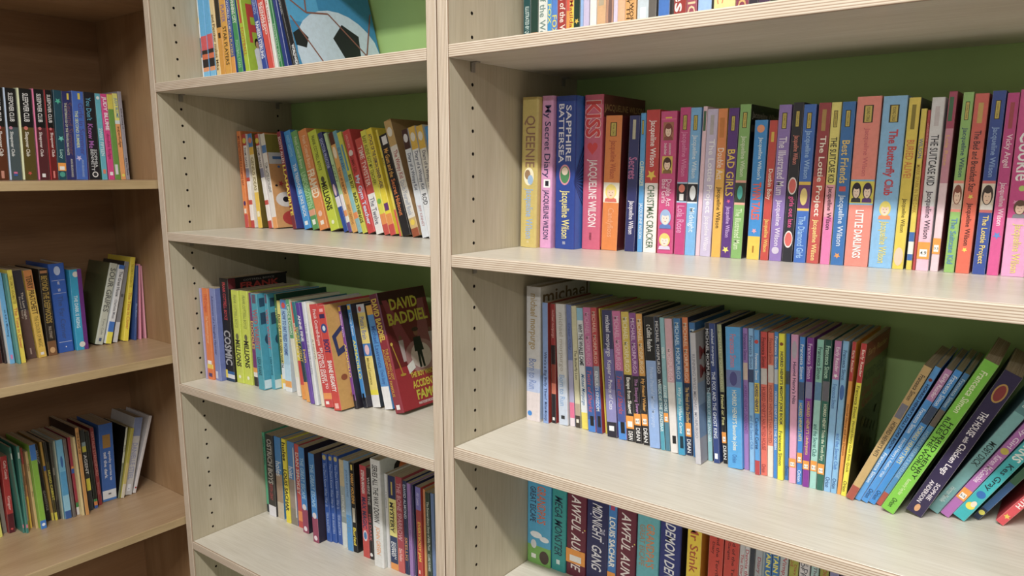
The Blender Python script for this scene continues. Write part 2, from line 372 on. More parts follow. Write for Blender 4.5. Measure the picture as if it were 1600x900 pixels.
def art_boot(P, w, h):
    P.poly([(w*.05, h*.7), (w*.3, h*.82), (w*.3, h*.55), (w*.1, h*.5)], '#2c3460'); P.poly([(w*.12, h*.68), (w*.24, h*.74), (w*.24, h*.6), (w*.14, h*.57)], '#c89a54')
    for k in range(5): P.oval(w*(.15+.14*k), h*(.3+.05*(k % 2)), w*.06, h*.03, '#8c4a28', 10)
    P.oval(w*.5, h*.12, w*.3, h*.05, '#b07a3c')
def art_gold(P, w, h):
    for k, (a, b) in enumerate(((.4, .8), (.4, .72), (.55, .62))): P.oval(w*a, h*b, w*.12, h*.035, '#8a5a24'); P.oval(w*a, h*b, w*.08, h*.022, '#171517')
def art_turtle(P, w, h):
    P.oval(w*.62, h*.88, w*.36, h*.11, '#201e1e'); P.oval(w*.66, h*.88, w*.3, h*.09, '#d8742c'); P.oval(w*.76, h*.9, w*.16, h*.045, '#26201c')
    P.oval(w*.18, h*.7, w*.06, h*.05, '#d8843c'); P.text('TURTLES', w*.2, w*.9, h*.5, h*.07, '#262424', 'b'); P.text('DOWN', w*.2, w*.8, h*.38, h*.07, '#262424', 'b')
def art_stage(P, w, h):
    P.rect(.001, w-.001, h*.005, h*.36, '#a02430'); P.rect(.001, w-.001, h*.9, h*.996, '#3a1a1c')
    P.poly([(w*.06, h*.93), (w*.16, h*.93), (w*.62, h*.36), (w*.3, h*.36)], '#8c3a44'); P.poly([(w*.8, h*.9), (w*.92, h*.9), (w*.86, h*.36), (w*.5, h*.36)], '#8c4a50')
    P.oval(w*.62, h*.42, w*.34, h*.14, '#a87878'); P.oval(w*.62, h*.42, w*.22, h*.11, '#d8c4bc')
    P.text('DAVID', w*.2, w*.78, h*.885, h*.095, '#c8c03c', 'b'); P.text('BADDIEL', w*.1, w*.94, h*.765, h*.1, '#c8c03c', 'b')
    # a plain standing figure in a dark suit, two smaller pale ones beside it
    fx = w*.6
    P.poly([(fx-w*.075, h*.58), (fx+w*.075, h*.58), (fx+w*.1, h*.46), (fx+w*.05, h*.46), (fx+w*.06, h*.32), (fx+w*.02, h*.32), (fx, h*.43), (fx-w*.02, h*.32), (fx-w*.06, h*.32), (fx-w*.05, h*.46), (fx-w*.1, h*.46)], '#1c1a20')
    P.oval(fx, h*.62, w*.045, h*.032, '#8a5a44'); P.oval(fx, h*.645, w*.07, h*.018, '#3a2420')
    for ax, ay in ((.26, .5), (.92, .52)): P.poly([(w*(ax-.05), h*(ay+.08)), (w*(ax+.05), h*(ay+.08)), (w*(ax+.03), h*(ay-.1)), (w*(ax-.03), h*(ay-.1))], '#b8a8a8'); P.oval(w*ax, h*(ay+.1), w*.03, h*.02, '#7a5040')
    P.poly([(w*.05, h*.56), (w*.07, h*.56), (w*.17, h*.3), (w*.15, h*.3)], '#b8902c'); P.oval(w*.06, h*.565, w*.025, h*.014, '#d8b84a'); P.oval(w*.16, h*.3, w*.06, h*.012, '#b8902c')
    P.poly([(w*.27, h*.36), (w*.42, h*.4), (w*.44, h*.33), (w*.29, h*.29)], '#e4e2dc')
    P.text('THE BOY WHO GOT', w*.3, w*.96, h*.275, h*.045, '#d8c43c', 'b'); P.text('ACCIDENTALLY', w*.3, w*.985, h*.195, h*.065, '#d8c43c', 'b')
    P.text('FAMOUS', w*.34, w*.985, h*.105, h*.085, '#c8c03c', 'b'); P.text('WHAT IF EVERYONE SUDDENLY KNEW YOUR NAME?', w*.34, w*.985, h*.035, h*.024, '#ece4e0')
ART = {k[4:]: v for k, v in list(globals().items()) if k.startswith('art_')}

# ------------------------------------------------------------------ books
def cover_mesh(t, h, w, bands, lc, rc, hard):
    c = (0.0022 if hard else 0.00035); c = min(c, t*.3); r = min(0.003, t*.26) if hard else min(0.0008, t*.22); ns = 3 if hard else 1
    prof = [(t, w)] + [(t-r+r*math.cos(a), r-r*math.sin(a)) for a in [math.pi/2*k/ns for k in range(ns+1)]]
    prof += [(r-r*math.sin(a), r-r*math.cos(a)) for a in [math.pi/2*k/ns for k in range(ns+1)]] + [(0, w)]
    inn = [(c, w), (c, c), (t-c, c), (t-c, w)]
    zs = [h]; cols = []
    for frac, hx in bands: zs.append(h*(1-frac)); cols.append(lin(hx))
    v = []; f = []; fc = []; n = len(prof)
    for z in zs: v += [(x, y, z) for x, y in prof]
    for k in range(len(zs)-1):
        for i in range(n-1):
            f.append((k*n+i, k*n+i+1, (k+1)*n+i+1, (k+1)*n+i))
            fc.append(lin(rc) if (i == 0 and rc) else lin(lc) if (i == n-2 and lc) else cols[k])
    b = len(v); v += [(x, y, h) for x, y in inn]+[(x, y, 0) for x, y in inn]; base = (len(zs)-1)*n
    top, bot = 0, base
    mid = cols[0]
    f.append((top, b+3, b+2, top+1)); fc.append(lin(rc) if rc else mid)
    f.append(tuple([top+i for i in range(1, n-1)][::-1]+[b+2, b+1][::1]) if False else tuple([b+2, b+1]+[top+i for i in range(n-2, 0, -1)])); fc.append(mid)
    f.append((top+n-2, b+1, b, top+n-1)); fc.append(lin(lc) if lc else mid)
    f.append((bot, bot+1, b+6, b+7)); fc.append(cols[-1])
    f.append(tuple([b+5, b+6]+[bot+i for i in range(1, n-1)])); fc.append(cols[-1])
    f.append((bot+n-2, bot+n-1, b+4, b+5)); fc.append(cols[-1])
    for i in range(3): f.append((b+i, b+4+i, b+5+i, b+1+i)); fc.append(lin('#d8d2c6'))
    f.append((0, base, b+7, b+3)); fc.append(mid); f.append((n-1, b, b+4, base+n-1)); fc.append(mid)
    me = bpy.data.meshes.new('cover'); me.from_pydata(v, [], f); paint(me, fc); return me, c

def marks(P, spec, h, t, st):
    """spine print; along = distance from the head of the spine, across = 0..t"""
    for it in spec.split(';'):
        if not it: continue
        a = it.split('~')
        if a[0] == 'L':
            P.rect(h*.05, h*.15, t*.3, t*.7, '#3a3216'); P.rect(h*.054, h*.146, t*.36, t*.64, '#cdb956'); P.text('YOUNG CORGI', h*.06, h*.14, t*.5, t*.14, '#4a3f1a')
        elif a[0] == 'K':
            p0, p1 = float(a[1]), float(a[2]); st.rect(h*p0, h*p1, t*.01, t*.99, '#ee9a34'); st.rect(h*(p0+(p1-p0)*.42), h*(p0+(p1-p0)*.86), t*.2, t*.8, '#f2f0ec')
            if len(a) > 3 and a[3]:
                # the level reads across the sticker
                gv, gf, gw, gh = glyphs(a[3]); s = min(t*.5/gw, h*(p1-p0)*.3/gh); b = len(st.v); lay = st.n
                cz = h*(p0+(p1-p0)*.64)
                st.v += [(cz-(y-gh/2)*s, t*.5+(x-gw/2)*s, lay) for x, y in gv]
                for p in gf: st.f.append(tuple(b+i for i in p)); st.c.append(lin('#2a2a2a'))
                st.n += 1
        elif a[0] == '#r': P.rect(h*float(a[1]), h*float(a[2]), t*(float(a[4])-float(a[5])/2), t*(float(a[4])+float(a[5])/2), a[3])
        elif a[0] == '#e': P.oval(h*(float(a[1])+float(a[2]))/2, t*float(a[4]), h*(float(a[2])-float(a[1]))/2, t*float(a[5])/2, a[3])
        elif a[0] == '#o':
            rr = t*float(a[3]) if float(a[3]) > .12 else .0012
            P.oval(h*float(a[1]), t*float(a[4]), min(rr, .006), min(rr, .006, t*.48), a[2])
        elif a[0] == '#p':
            # a plain printed head and shoulders
            p0, p1, c, wd = float(a[1])*h, float(a[2])*h, t*float(a[6]), t*float(a[7]); l = p1-p0
            P.poly([(p1, c-wd*.48), (p0+l*.82, c-wd*.42), (p0+l*.74, c-wd*.14), (p0+l*.74, c+wd*.14), (p0+l*.82, c+wd*.42), (p1, c+wd*.48)], a[5])
            P.oval(p0+l*.42, c, l*.4, wd*.44, a[3]); P.oval(p0+l*.5, c, l*.29, wd*.31, a[4]); P.oval(p0+l*.24, c, l*.12, wd*.27, a[3])
            for q in (-1, 1): P.oval(p0+l*.47, c+q*wd*.12, l*.025, wd*.03, '#2a2220', 6)
            P.oval(p0+l*.64, c, l*.015, wd*.09, '#a84a44', 8)
        elif a[0] == '#h': P.heart(h*(float(a[1])+float(a[2]))/2, t*float(a[4]), h*(float(a[2])-float(a[1]))/2, t*float(a[5])/2, a[3])
        elif a[0] == '#s': P.star(h*(float(a[1])+float(a[2]))/2, t*float(a[4]), min(h*(float(a[2])-float(a[1]))/2, t*.4), a[3])
        else:
            hg = t*min(.86, (1.35 if a[4] == '.5' else 1.12)*(float(a[5]) if len(a) > 5 else .5))
            P.text(a[0], h*float(a[1]), h*float(a[2]), t*float(a[4]), hg, a[3], a[6] if len(a) > 6 else '')

UNIT = {'R': ((0, 0), 0.0), 'M': ((XG, 0), AM), 'L': ((XL, YL), math.pi/2+AL)}
def spot(unit, s, d):
    (ox, oy), a = UNIT[unit]
    if unit == 'M': s -= XG
    if unit == 'L': s -= YL
    return ox+math.cos(a)*s-math.sin(a)*d, oy+math.sin(a)*s+math.cos(a)*d, a

SHELF = {'RA': ('R', 208.2, 'top shelf of right bookcase'), 'RB': ('R', -77.6, 'second shelf of right bookcase'), 'RC': ('R', -364.7, 'third shelf of right bookcase'),
         'RD': ('R', -627.0, 'lowest shelf of right bookcase'), 'MA': ('M', 207.5, 'top shelf of middle bookcase'), 'MB': ('M', -80.9, 'second shelf of middle bookcase'),
         'MC': ('M', -396.2, 'third shelf of middle bookcase'), 'MD': ('M', -750.1, 'lowest shelf of middle bookcase'), 'L1': ('L', 21.7, 'upper shelf of brown bookcase'),
         'L2': ('L', -339.0, 'middle shelf of brown bookcase'), 'L3': ('L', -699.6, 'lower shelf of brown bookcase')}

def build_book(key, row, prev_s, next_s):
    unit, z, shelf = SHELF[key]
    s, d, t, h, lean, w = [float(x) for x in row[0].split()]
    s, d, t, h, w = s/1000, d/1000, t/1000, h/1000, w/1000; a = math.radians(lean)
    o = {}; fl = []
    for q in row[5].split(';'):
        if ':' in q: k, v = q.split(':', 1); o[k] = v
        elif q: fl.append(q)
    hard = 'hb' in fl
    cols = row[1].split(','); bands = []
    for i in range(0, len(cols), 2): bands.append((float(cols[i+1]) if i+1 < len(cols) else 1.0, cols[i]))
    x, y, yaw = spot(unit, s, d)
    root = empty('hardback_book' if hard else 'paperback_book', (x, y, Z(z)+0.0002+(t*math.sin(a) if a > 0 else 0)), (0, a, yaw))
    main = max(((b[0]-(bands[i-1][0] if i else 0)), b[1]) for i, b in enumerate(bands))[1]
    mat = M_PRINT if hash_(row[3]) % 3 else M_PRINT_M
    me, c = cover_mesh(t, h, w, bands, o.get('l', main if len(bands) > 1 else None), o.get('r', main if len(bands) > 1 else None), hard)
    link('cover', me, root, [mat])
    q = .003 if hard else .0004
    link('page_block', box_mesh('page_block', (c+.0001, c+.0003, q), (t-c-.0001, w-q-.0004, h-q)), root, [M_PAGES])
    P, K = Print(), Print(); marks(P, row[2], h, t, K)
    P.build('spine_lettering', lambda al, ac, n: (ac, -.00012-.00004*n, h-al), root, mat)
    ko = K.build('label_sticker', lambda al, ac, n: (ac, -.00045-.00006*n, h-al), root, M_PRINT_M)
    if ko: ko['label'] = 'orange reading level sticker'
    if 'art' in o:
        A = Print(); ART[o['art']](A, w, h)
        A.build('cover_picture', lambda al, ac, n: (t+.00012+.00004*n, al, ac), root, mat)
    if prev_s is None: pos = 'leftmost beside %s book' % next_s
    elif next_s is None: pos = 'rightmost beside %s book' % prev_s
    else: pos = 'between %s and %s books' % (prev_s, next_s)
    tag(root, '%s %s, %s' % (row[4], pos, shelf), 'book', 'books on the '+shelf)

def hash_(s): return sum((i+1)*ord(ch) for i, ch in enumerate(s))

BOOKS = r'''
@RA
4.7 165 13.4 192 0.00 127|#174a4c|ILLUSTRATED BY QUENTIN BLAKE~.62~.97~#cfe0dc~.5~.5|teal|dark teal paperback|
18.5 165 13.6 196 0.00 129|#1d3f36|H~.8~.93~#b0764a~.5~.7|forest|forest green paperback|
32.6 165 15.7 200 0.00 132|#dfe3df|Tales of the World~.4~.93~#6f8a83~.5~.5|white|white paperback with grey lettering|
48.8 165 7.4 193 0.00 127|#2f8fd0|FOX~.6~.8~#e8e05a~.5~.6|azure|thin azure paperback|
56.8 165 9.3 197 0.00 130|#4a7fd0|FOX~.72~.86~#e8d84a~.5~.7|blue|royal blue paperback yellow lettering|
66.5 165 15.1 201 0.00 133|#a5302c|Champion of the World~.4~.95~#f0e6dc~.5~.6|red|brick red paperback white script|
81.9 165 5.4 194 0.00 128|#d8503a,.7,#e8963c||orange|thin orange-red paperback|
87.6 165 6.8 198 0.00 131|#f0d23a|Matilda~.6~.86~#a02a24~.5~.6|yellow|thin yellow paperback|
94.8 165 10.5 202 0.00 133|#1d3a30|#s~.72~.86~#d8b84a~.5~.5|green|dark green paperback with star|
105.6 165 5.0 195 0.00 129|#8fb4e8||skyblue|thin pale blue paperback|
111.0 165 9.4 199 0.00 131|#c9bfe0||lilac|plain lilac paperback|
121.7 165 10.9 192 0.00 127|#ece8e6,.86,#6f8fd8,.9,#ece8e6||ivory|white paperback with blue stripe|
133.3 165 14.2 196 0.00 129|#d9ae82|#r~.55~.7~#b8a890~.5~.6|tan|tan hardback with square print|
147.9 165 11.6 200 0.00 132|#b98a72|#e~.62~.9~#7a5f5a~.6~.5|brown|dusty brown paperback|
160.1 165 6.3 193 0.00 127|#d8cde6||mauve|thin mauve-white paperback|
166.7 165 11.2 197 0.00 130|#e6b48e||peach|peach coloured paperback|
178.2 165 16.8 201 0.00 133|#dca765|CHAMPION WORLD~.45~.9~#4a2f1c~.62~.32;DANNY THE~.5~.86~#4a2f1c~.3~.28|amber|wide amber paperback dark lettering|
197.0 165 16.7 194 0.00 128|#c9d6e0|#r~.75~.86~#f0f4f8~.55~.5;#e~.4~.65~#8fb0d8~.5~.6|silver|silver-white paperback|
214.0 165 11.3 198 0.00 131|#6a6560||grey|charcoal grey paperback|
228.5 165 16.0 202 0.00 133|#3d74c4|Esio Trot~.3~.72~#e8eef6~.5~.5|cobalt|cobalt blue paperback white script|
244.8 165 5.4 195 0.00 129|#2a2226||black|thin black paperback|
250.8 165 17.7 199 0.00 131|#9c2f2c|Tales~.35~.93~#f4ece6~.5~.6|crimson|crimson paperback white script|
268.9 165 14.3 192 0.00 127|#a0445a|FANTASTIC~.3~.85~#e6c9a0~.5~.55|maroon|dusty maroon paperback|
284.9 165 18.2 196 0.00 129|#9cc0ee|Good~.4~.7~#d87f92~.5~.5|powder|powder blue paperback pink lettering|
303.3 165 2.5 200 0.00 132|#2a2622||ink|very thin ink-black paperback|
306.2 165 28.3 193 0.00 127|#f0dc94|FANTASTIC~.3~.8~#d8784a~.3~.25;STORIES~.3~.8~#d8784a~.62~.25|cream|thick cream hardback orange lettering|
335.1 165 16.5 197 0.00 130|#8e3d52|FANTASTIC~.3~.86~#d8b070~.5~.5|wine|wine red paperback gold lettering|
351.9 165 11.6 201 0.00 133|#34303a|#o~.72~#c0b48a~.3~.5|dark|dark paperback with round emblem|
364.2 165 14.3 194 0.00 128|#4a3450||plum|plum purple paperback|
@RB
4.5 158 30.6 227 1.03 154|#c9b56a|QUEENIE~.12~.46~#96705a~.5~.5;#e~.46~.58~#efe6c8~.5~.62;#e~.475~.54~#9a7a5a~.42~.35;#e~.51~.575~#9ab8d8~.6~.34;Jacqueline Wilson~.6~.94~#8fb0d8~.5~.42;DOUBLEDAY~.955~.97~#efe6c8~.5~.16|gold|gold hardback with round portrait|hb
36.1 166 20.8 228 0.87 155|#d89ac8|My Secret Diary~.06~.53~#3a3560~.5~.52;#r~.54~.595~#f4f0f4~.6~.6;#r~.55~.585~#202030~.6~.3;JACQUELINE WILSON~.61~.94~#33305c~.5~.45|pink|pink hardback with dark script|hb
60.2 173 35.3 227 0.10 149|#1d3f96|SAPPHIRE~.06~.42~#e6e6f0~.66~.24;BATTERSEA~.05~.43~#e6e6f0~.3~.24;#e~.44~.575~#d890a0~.5~.56;#e~.452~.563~#4a8a5a~.5~.46;#e~.458~.51~#efdcc8~.5~.32;Jacqueline Wilson~.61~.93~#e8dc8a~.5~.38;DOUBLEDAY~.95~.97~#e6e6f0~.5~.18|royal|glossy royal blue hardback|hb;r:#2468c0;art:rays
97.0 192 32.2 228 0.39 130|#cc5a78|KISS~.035~.275~#f2d4d4~.5~.66~o;KISS~.04~.27~#d42f34~.5~.6~b;#h~.3~.385~#d42f34~.5~.56;JACQUELINE WILSON~.41~.85~#efe6e6~.5~.42;DOUBLEDAY~.89~.94~#5a1a28~.5~.14|rose|rose red hardback with heart|hb;r:#6a3030;art:kiss
130.0 196 26.9 197 1.18 126|#dd8038,.49,#f0ead8,.64,#dd8038|L;Jacqueline Wilson~.18~.46~#b8502c~.5~.36;#p~.5~.635~#f0d870~#f0cdb0~#d86a5a~.5~.8;Candyfloss~.68~.9~#e8a070~.5~.36|orange|orange paperback with picture panel|r:#5a2024
167.3 201 16.5 196 0.96 121|#2b2f66|#r~.03~.17~#b8b49a~.5~.3;Secrets~.3~.46~#b86a9a~.5~.6;Jacqueline Wilson~.62~.87~#e8e4ee~.5~.46|navy|navy paperback with pink title|
187.4 203 7.9 199 -0.01 119|#4f9fdc|L;CLIFFHANGER~.34~.52~#e8f0d0~.5~.6;JACQUELINE WILSON~.64~.9~#e0ecf8~.5~.6|azure|thin azure paperback|
196.5 204 20.8 203 -0.14 118|#c23434,.505,#ece6e4|Jacqueline Wilson~.07~.39~#f4ecec~.5~.42;#s~.41~.49~#e8c84a~.5~.5;CHRISTMAS CRACKER~.52~.97~#4a6a4a~.5~.4|red-white|half red half white paperback|
219.1 205 24.3 200 -0.26 117|#cc4482,.05,#d85a90,.06,#cc4482|#r~.04~.05~#e8c84a~.5~.4;#r~.075~.2~#a86a50~.5~.66;#p~.08~.2~#7a3a30~#efd0b8~#8a4a40~.5~.6;JACQUELINE WILSON'S~.22~.3~#f0e6ec~.62~.24;Double Decker~.22~.3~#f0e6ec~.36~.2;#r~.31~.43~#d8b850~.5~.66;#p~.315~.43~#4a2a24~#efd0b8~#8a6a3a~.5~.6;Double Act~.47~.66~#f0c8dc~.66~.28;Bad Girls~.47~.64~#f0c8dc~.36~.28;#p~.68~.82~#9ab8e0~#f4dcd0~#5a7ac0~.5~.8;#p~.85~.97~#e8d070~#f4dcd0~#d8d0e8~.5~.8|magenta|magenta paperback with round portraits|
245.4 206 15.7 204 0.42 116|#c23a7e,.5,#a8c8e8,.51,#26222c,.63,#a8c8e8,.64,#c23a7e|L;Jacqueline Wilson~.16~.46~#dc86b4~.5~.46;#e~.515~.57~#e07a6a~.5~.6;#r~.58~.625~#e6e6e6~.5~.4;Lola Rose~.66~.85~#e09ac4~.5~.5|fuchsia|fuchsia paperback with black rose panel|
261.7 206 15.1 203 0.32 116|#74b2e6,.5,#e8f0f8,.51,#26222c,.63,#e8f0f8,.64,#74b2e6|L;Jacqueline Wilson~.18~.47~#d8e8f4~.5~.44;#e~.52~.62~#e0e4e8~.55~.6;Midnight~.67~.84~#dcecf8~.5~.5|skyblue|sky blue paperback with black panel|
277.7 207 6.0 204 0.72 115|#e6c4d2|#r~.03~.16~#4a6a50~.5~.6|blush|thin blush pink paperback|
284.2 207 15.2 200 0.68 115|#c8bedb|#r~.04~.17~#b4aeb0~.5~.34;The Lottie Project~.2~.7~#f0eef4~.5~.5;Jacqueline Wilson~.72~.96~#eae6f0~.5~.42|lilac|lilac paperback with white title|
301.2 207 12.8 200 0.24 115|#e08848,.4,#e8b048|#r~.06~.19~#c8782c~.5~.5;Double Act~.26~.47~#f4e0d0~.5~.5;Jacqueline Wilson~.52~.8~#4a3a1c~.5~.46|amber|amber yellow paperback|
314.4 208 14.2 200 0.51 114|#5a3280|L;BAD GIRLS~.27~.58~#e8c850~.5~.55;#s~.6~.63~#d85a8a~.5~.3;Jacqueline Wilson~.65~.86~#c8a8e0~.5~.4;#s~.92~.97~#f0e070~.5~.6|purple|purple paperback with yellow title|
328.9 208 14.9 204 0.77 114|#86b56a,.485,#e8a898,.5,#3a4a3a,.63,#e8a898,.645,#86b56a|L;Jacqueline Wilson~.2~.46~#d8e4c8~.5~.4;#e~.52~.61~#4ab0a8~.5~.5;The Illustrated Mum~.67~.94~#d6e8c0~.5~.42|green|leaf green paperback with dark panel|r:#3a2a26;art:dream
350.8 209 16.9 183 0.48 113|#2f8cd4,.83,#ecc64a|#o~.06~#e89a70~.3~.5;Jacqueline Wilson's~.12~.42~#d8ecf4~.55~.36;TWIN TALES~.44~.71~#e05a4a~.5~.5~b;#s~.77~.81~#f0a0b0~.5~.3;#r~.9~.95~#a8741c~.5~.12|blue|blue paperback with yellow foot|
369.1 210 10.6 182 0.73 112|#c4423a|#r~.08~.15~#d8b84a~.5~.34;Dustbin Baby~.34~.56~#f0e8dc~.5~.5;Jacqueline Wilson~.7~.94~#e8cc6a~.5~.48|red|short red paperback|
381.1 210 15.9 201 0.41 112|#9076bc|L;The Illustrated Mum~.2~.57~#e8e0f0~.5~.46;Jacqueline Wilson~.6~.9~#e4dcee~.5~.4;#o~.93~#d0c8dc~.3~.5|violet|violet paperback with white title|
398.1 211 13.1 203 0.59 111|#2a2a32|L;Jacqueline Wilson~.2~.38~#d88070~.5~.46;#e~.46~.57~#e8e0e0~.5~.84;#e~.47~.56~#d8605a~.5~.7;girls out late~.58~.78~#d84a8a~.5~.46;#e~.8~.91~#e8e0e0~.5~.84;#e~.81~.9~#d8605a~.5~.7|black|black paperback with red clock faces|
413.0 211 15.1 200 0.17 111|#356ac0,.48,#e8c04a,.5,#6a3a7a,.65,#e8c04a,.665,#356ac0|L;Jacqueline Wilson~.16~.46~#9cc0e8~.5~.42;#e~.52~.63~#e8d080~.5~.6;The Diamond Girls~.7~.97~#9cc4ee~.5~.42|cobalt|cobalt blue paperback with purple panel|
429.2 212 14.8 201 0.67 110|#9c3a40,.45,#c04a44|#r~.04~.17~#b08a4a~.5~.34;The Lottie Project~.2~.7~#f4ece0~.5~.46;Jacqueline Wilson~.72~.98~#f0dc8a~.5~.4|brick|brick red paperback cream title|
446.5 212 11.6 201 0.07 110|#e8dc78,.5,#e8a0b0,.7,#e078b0|L;THE SUITCASE KID~.21~.49~#33302a~.5~.48;Jacqueline Wilson~.51~.78~#4a2a3a~.5~.46|yellow-pink|paperback fading from yellow to pink|
459.0 213 15.3 201 0.05 109|#2f6fb4|L;Best Friends~.23~.49~#e8c86a~.5~.44;#r~.51~.54~#c84a4a~.5~.5;Jacqueline Wilson~.56~.88~#d0dcec~.5~.42;#s~.92~.96~#e89a4a~.5~.4|marine|marine blue paperback gold lettering|
475.3 214 27.5 206 0.14 108|#ea8a7c,.48,#7ab8dc,.49,#e6da50,.62,#7ab8dc,.63,#ea8a7c|L;Jacqueline Wilson~.18~.46~#d0646a~.5~.2;#p~.495~.615~#26222a~#f4dcc8~#3a3a3a~.28~.44;#p~.495~.615~#3a2a4a~#f4dcc8~#5a3a7a~.74~.44;LITTLE DARLINGS~.66~.95~#f6efee~.5~.26~b|coral|thick coral paperback yellow panel|
503.7 215 26.3 205 0.35 107|#86bce8|L;The Butterfly Club~.19~.57~#c23a4c~.5~.36~b;#p~.6~.71~#e8d868~#f4d8c4~#e89060~.5~.56;Jacqueline Wilson~.72~.97~#e4d878~.5~.32|powder|thick powder blue paperback|
530.5 216 12.4 202 0.64 106|#e4cc4c|#r~.04~.18~#8a7a1c~.5~.36;BURIED ALIVE!~.24~.46~#d87a34~.5~.5;Jacqueline Wilson~.58~.78~#6a5a28~.5~.36;#e~.87~.98~#f0c8b0~.5~.8|yellow|yellow paperback orange lettering|r:#4a4a4c
545.8 217 6.1 189 0.15 105|#e0cc50,.76,#3a6ab0,.82,#e8e8e0,.9,#3a6ab0,.94,#e0cc50|WILSON~.18~.3~#4a6aa8~.5~.5;MARK SPARK IN THE DARK~.34~.64~#b8902c~.5~.5|lemon|thin lemon paperback blue bands|
552.9 217 3.0 187 0.14 105|#b43c42|JACQUELINE WILSON~.05~.3~#e09a90~.5~.5|scarlet|very thin scarlet paperback|
556.4 217 13.3 201 0.08 105|#dcdce0,.62,#ecc0d4|#r~.05~.16~#c8c0c4~.5~.36;THE SUITCASE KID~.21~.5~#2c2a30~.5~.46;Jacqueline Wilson~.53~.81~#4a3a4a~.5~.44;K~.83~.93~4.9|white|white paperback with orange sticker|
571.8 218 8.3 207 0.44 104|#a83a5c,.2,#c8889c,.5,#e8cdd6|#r~.03~.16~#3a6a44~.4~.5;Lola Rose~.22~.42~#d8a86a~.4~.4;K~.81~.9~3.3|dusky|dusky pink paperback with sticker|r:#8e2a4c
586.2 218 10.5 205 0.43 104|#92c06a,.48,#e88a7a,.495,#e4d8c8,.64,#e88a7a,.655,#92c06a|L;Jacqueline Wilson~.19~.46~#33506a~.5~.44;#p~.5~.638~#8a4a34~#f0d0b8~#c8b0a0~.5~.95;The Suitcase Kid~.69~.95~#5a8ab8~.5~.44|lime|lime green paperback with portrait panel|
598.0 219 13.9 203 0.32 103|#d4584a,.3,#e2644a|#r~.05~.16~#c8a050~.5~.36;The Bed and Breakfast Star~.2~.54~#4a2a28~.5~.36;#s~.55~.58~#f0dc5a~.5~.34;Jacqueline Wilson~.6~.84~#4a2a28~.5~.36;#s~.85~.88~#f0dc5a~.5~.34|tomato|tomato red paperback with stars|
614.9 220 13.0 205 0.26 102|#2d4a9c,.48,#d86a6a,.495,#e4d8c8,.64,#d86a6a,.655,#2d4a9c|L;Jacqueline Wilson~.19~.46~#8aa8d8~.5~.42;#p~.5~.638~#3a2c26~#f0d0b8~#e8e4e0~.5~.95;The Lottie Project~.67~.94~#e8d070~.5~.42|indigo|indigo paperback with portrait panel|
629.5 220 11.2 202 0.21 102|#c43a86,.5,#d84c92|#r~.05~.19~#a8404a~.5~.36;Vicky Angel~.22~.4~#f0d4e2~.5~.48;Jacqueline Wilson~.48~.72~#f4d8e6~.5~.46;#s~.75~.8~#5a8ad0~.5~.5|cerise|cerise paperback white lettering|l:#4a8ad0
643.2 221 22.4 205 -0.35 101|#d0408c,.68,#e4a0cc|#s~.1~.15~#e89ac4~.5~.3;Cookie~.22~.48~#f4f0f4~.5~.5;#o~.52~#b8d070~.14~.5;#s~.58~.61~#e89ac4~.3~.2;#p~.58~.68~#6a4a3a~#f0cdb8~#8a8a94~.5~.6;Jacqueline Wilson~.71~.98~#e4d878~.5~.34|hotpink|thick hot pink paperback|
@RC
7.8 172 27.4 223 -0.31 150|#d8d8da,.6,#b4c2e2,.78,#dcd2d4|michael morpurgo~.05~.46~#b39a63~.5~.45;Born to Run~.53~.76~#7a90c8~.5~.4;#o~.945~#2f86d8~.16~.3|white|tall white hardback with blue dot|hb;r:#c9c5be;art:michael
40.6 175 10.2 199 -1.20 131|#86a4dc|Who's a Big Bully Then?~.4~.8~#2a3a6a~.5~.5;Michael Morpurgo~.82~.98~#2a3a6a~.5~.5|periwinkle|thin periwinkle paperback|r:#8e2a24
52.1 183 8.5 197 -1.49 130|#9c2a2c,.34,#2c2024,.5,#8c3a2c,.66,#c87058,.75,#26242a|michael morpurgo~.05~.28~#e0b0a8~.5~.5;#r~.95~.975~#e8e8e8~.5~.5|red-black|red and black paperback|
65.6 184 17.2 198 -2.86 130|#d6d6d6,.6,#c6d2e4|michael morpurgo~.07~.55~#b0aaa0~.5~.42;Born to Run~.58~.84~#86a8d4~.5~.42;#r~.92~.95~#303438~.5~.4|silver|silver-white paperback blue title|
84.8 188 8.9 198 -3.34 131|#6a7cb4,.45,#a8a8cc,.8,#e06a94,.93,#e4d8e0|Dear Olly~.1~.42~#4a5a94~.5~.5|slate|thin slate blue paperback pink foot|
95.1 188 9.3 197 -3.63 130|#d2cfae,.8,#b4a490,.9,#4a4038|The Butterfly Lion~.36~.6~#5a5446~.5~.5;#r~.93~.96~#e8e4d8~.5~.5|cream|cream paperback dark brown foot|
107.1 188 11.3 195 -4.32 128|#8cc4e0,.1,#dfe6ea,.86,#e8d95a|WHY THE WHALES CAME~.13~.47~#22303c~.5~.5~b;Michael Morpurgo~.54~.8~#2c6aa0~.5~.5~i|pale|pale paperback with yellow foot|
121.7 184 13.0 198 -4.31 131|#c46a9c,.47,#2c5ca4,.9,#3a7ed0|MICHAEL MORPURGO~.04~.46~#d8a0c0~.5~.42;Twist of Sharks~.5~.84~#c05a6a~.5~.42~i;#r~.87~.95~#1c1c22~.6~.5|pink-blue|paperback pink above and blue below|
136.1 185 10.3 199 -4.61 131|#b8383e,.46,#8a94a8,.62,#3a6cb8,.8,#2a4a90|MICHAEL MORPURGO~.03~.44~#e0b8a8~.5~.42;KENSUKE'S KINGDOM~.5~.82~#e8ecf4~.5~.42;#r~.86~.95~#1c1c22~.6~.5|red-blue|paperback red above and blue below|
148.9 191 2.7 198 -5.23 130|#e0cf4c||lemon|sliver-thin lemon yellow paperback|
